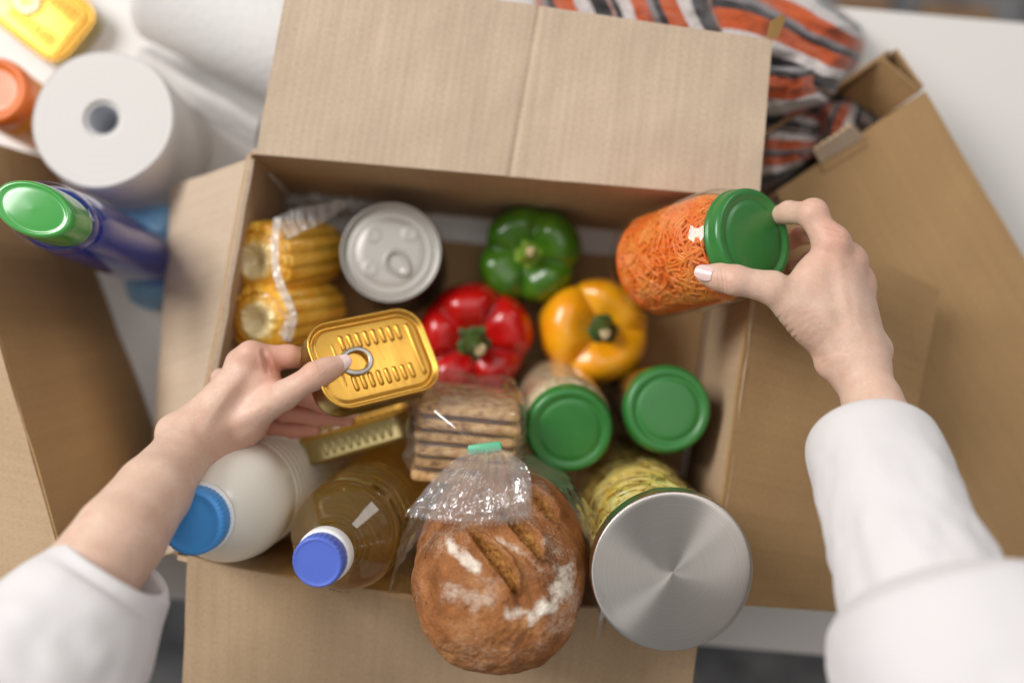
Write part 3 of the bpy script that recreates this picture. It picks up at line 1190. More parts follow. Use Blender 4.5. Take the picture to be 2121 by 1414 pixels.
# ------------------------------------------------------------------ food in the box
def pepper(label, c, up, R, H, n, m, th0, stem_m, seed, stem_r=.15, lobe=.17, cav=.20, squash=1.0, xh=None):
    M = frame(c, up, xh or RT)
    t = thing('bell_pepper', label, 'pepper', M, 'bell peppers')
    nu, nv = 120, 70
    amp = [1 + .07 * math.sin(seed * 3.1 + k * 2.4) for k in range(n)]
    V = []
    for i in range(nu):
        th = 2 * PI * i / nu
        ph = n * (th - th0) / 2 + .16 * math.sin(th + seed)
        g = 1 - abs(math.cos(ph))
        k = int(((ph + PI / 2) / PI) % n)
        w = abs(math.cos(ph)) ** .7
        a = 1 + (amp[k] - 1) * w
        groove = g ** 2.0
        for j in range(nv):
            f_ = PI * j / (nv - 1)
            sp, cp = math.sin(f_), math.cos(f_)
            rho = abs(sp) ** .62
            zz = math.copysign(abs(cp) ** .80, cp)
            tp_ = (1 - f_ / PI)
            taper = .80 + .24 * tp_ ** .8
            depth = lobe * (1.15 if zz > 0 else .95)
            r = R * rho * taper * a * (1 - depth * groove * (rho ** .5))
            z = H / 2 * zz
            if zz > 0:
                z -= H * cav * math.exp(-(rho / .42) ** 2)
                z -= H * .12 * groove * math.exp(-((rho - .62) / .34) ** 2)
                z += H * .04 * (amp[k] - 1) * 6 * w * rho
            else:
                z += H * .16 * math.exp(-(rho / .4) ** 2) - 0
            d = 1 + .012 * fbm((math.cos(th) * 2 + seed, math.sin(th) * 2, f_), 1.3, 2)
            V.append((r * d, th, z))
    V = [(r * math.cos(th), r * math.sin(th) * squash, z) for r, th, z in V]
    build('flesh', V, grid_faces(nu, nv, wrap_u=True), m, t)
    # calyx and stem
    zc = H / 2 - H * cav
    nu, nv = 60, 10
    V = []
    for i in range(nu):
        th = 2 * PI * i / nu
        for j in range(nv):
            k = j / (nv - 1)
            rr = R * (stem_r * 1.55) * k * (1 + .13 * math.sin(n * th * 1 + seed) * k + .10 * math.sin((n + 3) * th + 1) * k)
            V.append((rr * math.cos(th), rr * math.sin(th), zc + H * .055 + H * .03 * k ** 2 * 1.2 - (H * .07 * max(0, k - .82) / .18)))
    build('calyx', V, grid_faces(nu, nv, wrap_u=True), stem_m, t)
    L_ = H * .26
    pts, rad = [], []
    for k in range(8):
        s = k / 7
        pts.append(Vector((.10 * R * s * s * math.sin(seed), .10 * R * s * s * math.cos(seed), zc + H * .05 + L_ * s)))
        rad.append(R * stem_r * (1.15 - .45 * math.sin(s * PI * .5)) * (.80 if s > .9 else 1))
    v, f = sweep(pts, rad, 14, 1, cap=False)
    v = [p + Vector((p.x - pts[i // 14].x, p.y - pts[i // 14].y, 0)) * .10 * math.sin((i % 14) * 2.2 + seed) for i, p in enumerate(v)]
    st = build('stem', v, f, stem_m, t)
    e = pts[-1]
    rr = rad[-1]
    V = [(e.x, e.y, e.z - .0006)]
    for ring, (kr, dz) in enumerate(((.4, .0003), (.72, .0006), (1.0, -.0012))):
        for k in range(16):
            a = 2 * PI * k / 16
            V.append((e.x + rr * kr * math.cos(a) * (1 + .1 * math.sin(3 * a)), e.y + rr * kr * math.sin(a), e.z + dz))
    F = [(0, 1 + k, 1 + (k + 1) % 16) for k in range(16)]
    for r_ in range(2):
        F += [(1 + r_ * 16 + k, 17 + r_ * 16 + k, 17 + r_ * 16 + (k + 1) % 16, 1 + r_ * 16 + (k + 1) % 16) for k in range(16)]
    build('stem_cut', V, F, M_STEMCUT, st)
    return t


c = P(1102, 526, .052)
pepper('glossy green bell pepper at the back of the box', c, lean(c, -.7, .1, 7), .0520, .088, 4, M_PG, .55, M_STEML, 1.0, .16, .12)
c = P(979, 702, .054)
pepper('red bell pepper between the held tin and the crackers', c, lean(c, .1, .3, 6), .0575, .094, 5, M_PR, .4, M_STEMD, 2.3, .19, .065, .22)
c = P(1233, 684, .050)
pepper('yellow bell pepper beside the jar of carrots', c, lean(c, 1, -.15, 14), .0545, .088, 3, M_PY, .95, M_STEMD, 3.7, .18, .085, .22)


# corn cobs in a vacuum pack
def cob(t, c, ax, R, L_, seed):
    """c: middle of the cut end, ax: out of that end"""
    M = frame(c, ax, RT)
    rows, nu, nv = 15, 150, 150
    V = []
    pitch = .0052
    for i in range(nu):
        th = 2 * PI * i / nu
        for j in range(nv):
            s = j / (nv - 1)
            z = -L_ * s
            prof = (1 - .05 * s - .25 * max(0, s - .6) ** 1.5) * (1 - .22 * max(0, 1 - s / .06) ** 2) * math.sqrt(max(0.0, 1 - max(0, (s - .9) / .1) ** 2) + 1e-4)
            b = abs(math.cos(rows * th / 2)) ** .55
            ph = z / pitch + .18 * math.sin(th * 3 + seed)
            bb = abs(math.cos(PI * ph)) ** .55
            k = .90 + .10 * min(b, .25 + .75 * b * bb) + .02 * fbm((th * 2, z * 60, seed), 1.0)
            V.append(M @ Vector((R * prof * k * math.cos(th), R * prof * k * math.sin(th), z)))
    o = build('cob', V, [tuple(reversed(q)) for q in grid_faces(nu, nv, wrap_u=True)], M_CORN, t, True)
    # cut end, in its own frame so that its rings are about its own axis
    nu2, nv2 = 90, 24
    V = []
    for i in range(nu2):
        th = 2 * PI * i / nu2
        for j in range(nv2):
            k = j / (nv2 - 1)
            rr = R * .76 * k * (1 + .05 * k * abs(math.cos(rows * th / 2)))
            z = .0004 + .0035 * k * (1 - k) * 2 * fbm((math.cos(th) * k * 3 + seed, math.sin(th) * k * 3, 0), 1.6) - .006 * math.exp(-(k / .3) ** 2) + .003 * math.exp(-((k - .55) / .2) ** 2) - .003 * k ** 6
            V.append((rr * math.cos(th), rr * math.sin(th), z))
    me = mesh('cut_end', V, grid_faces(nu2, nv2, wrap_u=True), M_CORNEND)
    e = link('cut_end', me, o)
    e.matrix_local = M      # the cob's mesh is laid out in world space
    return o


e1, e2_ = P(530, 540, .152), P(536, 664, .152)
corn = thing('corn_pack', 'two yellow corn cobs sealed in clear plastic', 'corn', Matrix.Translation((P(580, 600, 0).x, P(580, 600, 0).y, .008)))
a1, a2 = (e1 - P(668, 520, .040)).normalized(), (e2_ - P(668, 640, .040)).normalized()
cob(corn, e1, a1, .0340, .120, 1.0)
cob(corn, e2_, a2, .0325, .120, 2.0)


def film_hull():
    V = []
    nu, nv = 90, 50
    mid = (e1 + e2_) / 2
    axm = (a1 + a2).normalized()
    up_ = (e1 - e2_).normalized()
    sd = axm.cross(up_).normalized()
    for i in range(nu):
        th = 2 * PI * i / nu
        for j in range(nv):
            s = j / (nv - 1)
            rx, ry = .0590, .0310
            cx, sx_ = math.cos(th), math.sin(th)
            k = (abs(cx) ** 3.2 + abs(sx_) ** 2.4) ** (-1 / 2.8)
            cap_ = math.sin(min(1, s / .10) * PI / 2) ** .6 if s < .10 else 1
            wr = 1 + .05 * fbm((cx * 2, sx_ * 2, s * 6), 1.3, 4)
            p = mid + up_ * (rx * k * cx * cap_ * wr) + sd * (ry * k * sx_ * cap_ * wr) - axm * (s * .125 - .006 + .004 * fbm((cx * 3, sx_ * 3, s * 3), 1.5))
            V.append(p)
    build('film', V, grid_faces(nu, nv, wrap_u=True), M_FILM, corn, True)




def strip(name, A, B, m, parent, n=40, w=8, amp=.0012, seed=0, th=.0):
    """a sheet between two polylines of (px, py, z)"""
    a, b = spline(A, n), spline(B, n)
    V = []
    for i in range(n):
        for j in range(w):
            k = j / (w - 1)
            x = a[i] * (1 - k) + b[i] * k
            p = P(*x)
            V.append(p + Z * (amp * math.sin(i * 1.1 + seed) * math.sin(k * PI) + amp * fbm((i * .3, k * 2, seed), 1.0)))
    return build(name, V, grid_faces(n, w), m, parent, parent is not None)


o = strip('seam', [(566, 452, .160), (561, 500, .168), (563, 556, .172), (574, 598, .173), (592, 636, .171), (600, 660, .168), (584, 704, .160)],
          [(584, 450, .160), (578, 500, .168), (579, 552, .172), (592, 594, .173), (610, 634, .171), (615, 664, .168), (602, 708, .160)], M_FILMW, corn, 60, 6, .0006, 1)
o['label'] = 'cloudy white welded seam of the corn pack'
strip('seam', [(566, 452, .160), (610, 434, .150), (660, 424, .135), (712, 414, .115)], [(592, 500, .162), (622, 482, .152), (668, 462, .138), (716, 430, .116)], M_FILMW2, corn, 40, 8, .0008, 2)
strip('seam', [(570, 636, .170), (590, 656, .170), (578, 690, .164)], [(600, 654, .168), (604, 668, .168), (590, 706, .162)], M_FILMW, corn, 24, 6, .0015, 3)
strip('seam', [(479, 512, .158), (484, 560, .158), (478, 640, .150), (478, 700, .14)], [(486, 512, .157), (487, 560, .157), (482, 640, .149), (483, 700, .139)], M_FILMW, corn, 30, 4, .001, 4)
o = strip('label', [(475, 524, .146), (475, 590, .146)], [(481, 520, .150), (480, 590, .150)], M_LABELGREEN, corn, 10, 4, .0005, 5)
o['label'] = 'dark green printed strip of the corn pack'


# round tin can
q = P(809, 522, .116)
t = thing('round_tin', 'round tin can with pale lid and ring pull beside the corn', 'tin can', frame(Vector((q.x, q.y, .009)), Z, RT))
HC, RC = .107, .0445
prof = [(0, .0), (RC - .003, 0), (RC, .002), (RC - .001, .005)]
for k in range(24): prof.append((RC - .001 - .0007 * (k % 2), .02 + k * .003))
prof += [(RC - .001, HC - .006), (RC + .0008, HC - .004), (RC + .001, HC - .001), (RC, HC)]
v, f = lathe(prof, 80)
build('body', v, f, M_TINRIM, t)
prof = rnd([(RC, HC), (RC - .001, HC + .0003), (RC - .0022, HC - .0006), (RC - .0032, HC - .005), (RC - .0055, HC - .0052), (RC - .007, HC - .0042), (RC - .012, HC - .0040), (RC - .013, HC - .0044), (RC - .014, HC - .0038), (.0, HC - .0036)], 1)
v, f = lathe(prof, 80)
lid = build('lid', v, f, M_TINLID, t)
zt = HC - .0036
for (dx, dy, rr) in ((-.016, .016, .006), (.017, .017, .006), (-.018, -.014, .006)):
    v, f = lathe([(0, zt + .0002), (rr * .6, zt + .0002), (rr, zt + .0006), (rr * 1.25, zt + .00005)], 28)
    o = build('embossing', [(x + dx, y + dy, z) for x, y, z in v], f, M_TINLID, lid)
cx, cy = .006, -.010
dr = Vector((.70, -.71, 0))
pts = []
for k in range(44):
    a = 2 * PI * k / 44
    p = Vector((cx, cy, 0)) + dr * (.012 * math.cos(a)) + Vector((-dr.y, dr.x, 0)) * (.0085 * math.sin(a) * (1 - .25 * math.cos(a)))
    pts.append(Vector((p.x, p.y, zt + .0022)))
v1 = sweep(pts, .0018, 8, .55, Vector((0, 0, 1)), closed=True)
v2 = lathe([(0, zt + .003), (.004, zt + .003), (.005, zt + .002), (.005, zt)], 24)
v2 = ([(x + cx + dr.x * .010, y + cy + dr.y * .010, z) for x, y, z in v2[0]], v2[1])
v, f = join(v1, v2)
build('ring_pull', v, f, M_TINLID, t)


# jars with green lids
def green_lid(parent, R, z0, HL=.013):
    zt = z0 + HL
    prof = [(R - .0015, z0), (R, z0 + .0006), (R, z0 + .003), (R - .0012, z0 + .0038), (R - .0012, zt - .004), (R - .0022, zt - .0012), (R - .0045, zt), (R - .0075, zt - .0002), (R - .0095, zt - .0016), (R - .0115, zt - .0018), (R - .0130, zt - .0008), (R * .4, zt - .0006), (0, zt - .0005)]
    v, f = lathe(rnd(prof, 1), 72)
    return build('lid', v, f, M_GLID, parent)


def glass_body(parent, R, H, neck, zneck, seg=64):
    prof = rnd([(0, .001), (R * .80, .0), (R * .97, .003), (R, .010), (R, zneck - .022), (R * .97, zneck - .010), (neck, zneck), (neck, H)], 2)
    v, f = lathe(prof, seg)
    return build('glass', v, f, M_GLASS, parent)


def filled_jar(label, M, R, H, lidR, m_in, name='jar'):
    t = thing(name, label, 'jar', M)
    glass_body(t, R, H, lidR - .003, H - .012)
    prof = rnd([(0, .004), (R * .78, .004), (R * .95, .007), (R - .0022, .014), (R - .0022, H - .034), (R * .93, H - .022), (lidR - .006, H - .014), (0, H - .014)], 2)
    v, f = lathe(prof, 56)
    build('contents', v, f, m_in, t)
    green_lid(t, lidR, H - .011)
    return t


q = P(1180, 890, .158)
base = P(1145, 815, .012)
axj = (q - base)
filled_jar('green lidded jar of pale filling behind the plastic bag', frame(base, axj, RT), .0415, axj.length, .0375, M_BEIGE)
q = P(1384, 848, .150)
base = P(1330, 838, .010)
axj = q - base
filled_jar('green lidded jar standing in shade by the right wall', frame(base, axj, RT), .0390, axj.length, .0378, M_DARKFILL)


def shreds(name, t, n, R0, R1, z0, z1, ln, wd, thk, m, curl, seed, rfun=None, kind='stuff'):
    r_ = random.Random(seed)
    VV, FF = [], []
    for k in range(n):
        th, z = r_.uniform(0, 2 * PI), r_.uniform(z0, z1)
        R = r_.uniform(R0, R1)
        d = r_.uniform(-PI, PI)
        cur = r_.uniform(-curl, curl)
        Ls = r_.uniform(.6, 1.2) * ln
        pts, up_ = [], []
        ns = 7
        dirr = d
        tt, zz = th, z
        for s in range(ns):
            rr = R * (rfun(zz) if rfun else 1)
            pts.append(Vector((rr * math.cos(tt), rr * math.sin(tt), zz)))
            dirr += cur / ns
            st = Ls / ns
            tt += st * math.cos(dirr) / max(R, .01)
            zz = min(max(zz + st * math.sin(dirr), z0), z1)
        off = len(VV)
        tw = r_.uniform(-.6, .6)
        for s in range(ns):
            tdir = (pts[min(s + 1, ns - 1)] - pts[max(s - 1, 0)])
            if tdir.length < 1e-6: tdir = Vector((0, 0, 1))
            tdir.normalize()
            nr = Vector((pts[s].x, pts[s].y, 0)).normalized()
            b = tdir.cross(nr).normalized()
            a = tw + s * .15
            n2 = nr * math.cos(a) + b * math.sin(a)
            b2 = b * math.cos(a) - nr * math.sin(a)
            w_ = wd * (1 if 0 < s < ns - 1 else .6)
            for sx, sy in ((-1, -1), (1, -1), (1, 1), (-1, 1)):
                VV.append(pts[s] + b2 * (w_ / 2 * sx) + n2 * (thk / 2 * sy))
        FF += grid_faces(ns, 4, wrap_v=True, off=off)
        FF.append((off + 3, off + 2, off + 1, off))
        e = off + (ns - 1) * 4
        FF.append((e, e + 1, e + 2, e + 3))
    o = build(name, VV, FF, m, t, smooth=True)
    o['kind'] = kind
    return o


# held jar of shredded carrot
LJ = .128
lc = P(1562, 492, .246)
axc = lean(lc, .963, -.270, 47)
t = thing('carrot_jar', 'glass jar of shredded carrot with green lid in the right hand', 'jar', frame(lc - axc * LJ, axc, UP))
RJ = .0465
glass_body(t, RJ, LJ - .002, .037, LJ - .014, 80)
prof = rnd([(0, .005), (RJ * .75, .005), (RJ * .9, .009), (RJ - .0066, .016), (RJ - .0066, LJ - .040), (RJ * .80, LJ - .030), (.028, LJ - .022), (0, LJ - .022)], 2)
v, f = lathe(prof, 56)
build('carrot_core', v, f, M_CARROTIN, t)
rf = lambda z: (.80 + .2 * min(1, z / .016)) * (1 - .18 * max(0, (z - (LJ - .042)) / .024))
shreds('carrot_shreds', t, 2300, RJ - .0068, RJ - .0036, .006, LJ - .020, .028, .0023, .0013, M_CARROT, 2.4, 5, rf)
# shreds on the jar's bottom
green_lid(t, .0405, LJ - .013, .0145)

# tall pasta jar with spun steel lid
q = P(1393, 1184, .276)
base = P(1283, 1012, .010)
axp = q - base
HJ = axp.length
t = thing('pasta_jar', 'tall glass jar of yellow pasta with wide brushed steel lid', 'jar', frame(base, axp, RT))
RP = .0530
prof = rnd([(0, .002), (RP * .9, 0), (RP, .006), (RP, HJ - .03), (RP, HJ - .012)], 1)
v, f = lathe(dense(prof, .02), 72)
build('glass', v, f, M_GLASS, t)
v, f = lathe([(0, .006), (RP - .0068, .006), (RP - .0068, HJ - .045), (0, HJ - .045)], 40)
build('pasta_core', v, f, M_PASTAIN, t)
shreds('pasta_pieces', t, 1100, RP - .010, RP - .0035, .008, HJ - .035, .030, .0062, .0016, M_PASTA, 1.6, 9)
RL = .0588
prof = rnd([(RL - .003, HJ - .016), (RL - .0004, HJ - .0155), (RL, HJ - .014), (RL, HJ - .0022), (RL - .0003, HJ - .0008), (RL - .0012, HJ), (RL * .9, HJ + .0001)], 1) + [(RL * .6, HJ + .0002), (RL * .3, HJ + .0002), (.0006, HJ + .0001), (0, HJ)]
v, f = lathe(prof, 128)
build('lid', v, f, M_SPUN, t)

# milk bottle
q = P(394, 1082, .280)
base = P(614, 958, .034)
axm = q - base
HM = axm.length
t = thing('milk_bottle', 'white milk bottle with bright blue cap under the left wrist', 'bottle', frame(base, axm, RT))
RM = .0485
prof = [(0, .002), (RM - .006, 0), (RM, .006)]
z = .02
while z < HM * .60:
    prof += [(RM, z), (RM - .0020, z + .003), (RM, z + .007)]
    z += .0100
prof += [(RM, HM * .64), (RM, HM * .70), (RM - .004, HM * .765), (RM - .013, HM * .84), (.0275, HM * .895), (.0228, HM * .915), (.0222, HM * .935), (0, HM * .935)]
v, f = lathe(rnd(prof, 2), 90)
build('body', v, f, M_MILK, t)
v, f = lathe(rnd([(.0215, HM * .918), (.0262, HM * .92), (.0265, HM * .935), (.0240, HM * .94)], 1), 64)
build('neck_ring', v, f, M_MILKRING, t)
zc0 = HM * .94
prof = rnd([(.0240, zc0), (.0246, zc0 + .001), (.0246, HM - .003), (.0234, HM - .0008), (.0215, HM), (.0202, HM - .0003), (.0195, HM - .0010), (0, HM - .0008)], 1)
v, f = lathe(dense(prof, .003), 240, ribs=lambda r, z, th: r * (1 + (.009 * math.copysign(abs(math.sin(45 * th)) ** .7, math.sin(45 * th)) if r > .0236 and z < HM - .001 else 0)))
build('cap', v, f, M_BLUECAP, t)

# oil bottle
q = P(656, 1165, .285)
base = P(838, 990, .018)
axo = q - base
HO = axo.length
Mo_ = frame(base, axo, RT)
t = thing('oil_bottle', 'clear bottle of golden cooking oil with indigo cap', 'bottle', Mo_)
RO = .0432
prof = [(0, .003), (RO - .006, 0), (RO, .006)]
z = .018
while z < HO * .66:
    prof += [(RO, z), (RO - .0024, z + .0035), (RO - .0024, z + .0055), (RO, z + .009)]
    z += .0135
prof += [(RO, HO * .70), (RO + .0004, HO * .735), (RO - .001, HO * .755), (RO - .0030, HO * .772), (RO - .007, HO * .79), (.027, HO * .825), (.0185, HO * .865), (.0145, HO * .905), (.0138, HO * .935), (0, HO * .935)]
v, f = lathe(rnd(prof, 2), 96)
build('body', v, f, M_OIL, t)
v, f = lathe(rnd([(.0135, HO * .905), (.0200, HO * .907), (.0204, HO * .912), (.0202, HO * .945), (.0185, HO * .95)], 1), 64)
build('neck_ring', v, f, M_MILKRING, t)
prof = rnd([(.0180, HO * .948), (.0186, HO * .95), (.0188, HO - .003), (.0180, HO - .0006), (.0168, HO), (.0160, HO - .0006), (0, HO - .0005)], 1)
v, f = lathe(dense(prof, .002), 240, ribs=lambda r, z, th: r * (1 + (.010 * math.copysign(abs(math.sin(30 * th)) ** .7, math.sin(30 * th)) if r > .0178 and z < HO - .001 else 0)))
build('cap', v, f, M_INDIGOCAP, t)


# printed date code on the oil bottle's shoulder: two rows of small flat letters lying on the plastic
def date_code():
    inv = Mo_.inverted()
    for row, txt in enumerate(('03.07.22', '00:41 20')):
        cu = bpy.data.curves.new('date_code', 'FONT')
        cu.body = txt
        cu.size = .0052
        tmp = bpy.data.objects.new('tmp', cu)
        COL.objects.link(tmp)
        dg = bpy.context.evaluated_depsgraph_get()
        me = bpy.data.meshes.new_from_object(tmp.evaluated_get(dg))
        bpy.data.objects.remove(tmp)
        # where on the bottle: seen just below the cap
        w = inv @ P(688 - row * 2, 1205 + row * 12, .205)
        th0 = math.atan2(w.y, w.x)
        z0 = HO * (.742 - .026 * row)
        for vx in me.vertices:
            s_, h_ = vx.co.x, vx.co.y
            z = z0 + h_
            rr = RO + .0009
            th = th0 + s_ / rr
            vx.co = (rr * math.cos(th), rr * math.sin(th), z)
        me.materials.append(M_INK)
        link('date_code', me, t)


date_code()


# ------------------------------------------------------------------ bread
def seg_dist(x, y, poly):
    """distance to a polyline of (px, py) and the position along it 0..1"""
    best, pos = 1e9, 0
    n = len(poly) - 1
    for k in range(n):
        ax_, ay = poly[k]
        bx_, by = poly[k + 1]
        dx, dy = bx_ - ax_, by - ay
        u = max(0, min(1, ((x - ax_) * dx + (y - ay) * dy) / (dx * dx + dy * dy)))
        d = math.hypot(x - ax_ - dx * u, y - ay - dy * u)
        if d < best: best, pos = d, (k + u) / n
    return best, pos


def bread():
    c = P(1038, 1176, .222)
    d = lean(c, -.08, 1, 41)
    M = frame(c, d, idir(1, .03))
    t = thing('bread_loaf', 'crusty brown rye loaf dusted with flour, slashed on top', 'bread', M)
    A, W, T = .088, .0655, .060
    nu, nv = 300, 220
    V, fl_, cr_ = [], [], []
    slashes = [([(982, 1108), (1024, 1150), (1052, 1186), (1070, 1226)], 17, .0105), ([(1046, 1066), (1080, 1098), (1106, 1128), (1118, 1156)], 17, .0100), ([(1098, 1018), (1130, 1050), (1150, 1084)], 14, .008)]
    flour = [([(930, 1126), (950, 1146), (984, 1176)], 21, 1.0), ([(1052, 1272), (1072, 1268)], 18, .95), ([(1104, 1272), (1140, 1254), (1166, 1222), (1176, 1182)], 24, 1.05),
             ([(936, 1226), (1010, 1246)], 36, .50), ([(1010, 1200), (1030, 1226)], 30, .38), ([(1140, 1120), (1190, 1240), (1170, 1290)], 42, .40), ([(1028, 1112), (1090, 1150), (1120, 1180)], 9, .55), ([(880, 1130), (930, 1100), (960, 1110)], 30, .30), ([(960, 1330), (1100, 1340)], 26, .22)]
    for i in range(nu):
        th = 2 * PI * i / nu
        for j in range(nv):
            f_ = PI * j / (nv - 1)
            cp, sp = math.cos(f_), math.sin(f_)
            az = math.copysign(abs(cp) ** .80, cp) * A
            rr = abs(sp) ** .80
            ww, tt = W, T
            x = ww * rr * math.cos(th)
            y = tt * rr * math.sin(th)
            if y < 0: y *= .86
            q = Vector((x, y, az))
            lump = 1 + .042 * fbm((x * 18, y * 18, az * 18), 1.0, 3) + .014 * fbm((x * 70, y * 70, az * 70), 1.0, 3)
            q = Vector((x * lump, y * lump, az * lump))
            n = Vector((x / ww ** 2, y / tt ** 2, az / A ** 2)).normalized()
            w = M @ q
            nw = M.to_3x3() @ n
            fa = fc = 0.0
            if nw.dot(CP - w) > 0:
                px, py = proj(w)
                for poly, hw, dep in slashes:
                    dd, pos = seg_dist(px, py, poly)
                    wid = hw * math.sin(PI * min(.98, max(.02, .06 + pos * .9))) ** .55 * (1 + .18 * fbm((px * .08, py * .08, 1), 1.0))
                    k = dd / wid
                    if k < 1: 
                        q -= n * dep * (1 - k ** 2.5) * (1 + .25 * fbm((px * .14, py * .14, 7), 1.0, 3))
                        fc = max(fc, min(1, (1 - k) * 4))
                    q += n * .0032 * math.exp(-((k - 1.25) / .28) ** 2)
                for poly, hw, s_ in flour:
                    dd, pos = seg_dist(px, py, poly)
                    dd = max(0, dd + hw * .55 * fbm((px * .035, py * .035, 4), 1.0, 4))
                    fa = max(fa, s_ * max(0, 1 - (dd / hw) ** 1.4))
                fa = max(fa, .18 + .22 * fbm((x * 26, y * 26, az * 26), 1.0, 3))
                # soft grooves running from the slashes to the foot
                dd, pos = seg_dist(px, py, [(1070, 1226), (1082, 1270), (1090, 1330)])
                q -= n * .0035 * math.exp(-(dd / 9) ** 2) * (1 - pos)
            V.append(q)
            fl_.append(fa * (1 - fc * .8))
            cr_.append(fc)
    me = mesh('crust', V, grid_faces(nu, nv, wrap_u=True), M_BREAD)
    for nm, a in (('flour', fl_), ('crumb', cr_)):
        at = me.attributes.new(nm, 'FLOAT', 'POINT')
        at.data.foreach_set('value', a)
    link('crust', me, t)
    return t, M


bt, BM = bread()


def wrap_film():
    """open bag round the back half of the loaf"""
    V = []
    nu, nv = 100, 40
    for i in range(nu):
        th = 2 * PI * i / nu
        for j in range(nv):
            s = j / (nv - 1)
            az = -.105 + s * (.130 + .02 * math.sin(th * 3 + 1) - .040 * max(0, math.sin(th)) - .075 * max(0, -math.sin(th)) + .035 * abs(math.cos(th)) ** 3)
            k = math.sqrt(max(.05, 1 - (abs(az) / .125) ** 2.2))
            fl2 = 1 + .10 * s * s
            wr = 1.05 * fl2 + .05 * fbm((math.cos(th) * 3, math.sin(th) * 3, s * 2.5), 1.6, 4)
            V.append(BM @ Vector((.0710 * k * wr * math.cos(th) + .003 * math.cos(th), .061 * k * wr * math.sin(th) * (.9 if math.sin(th) < 0 else 1), az)))
    o = build('bread_bag', V, grid_faces(nu, nv, wrap_u=True), M_FILM)
    tag(o, 'clear open plastic bag around the back of the rye loaf', 'bag')


wrap_film()


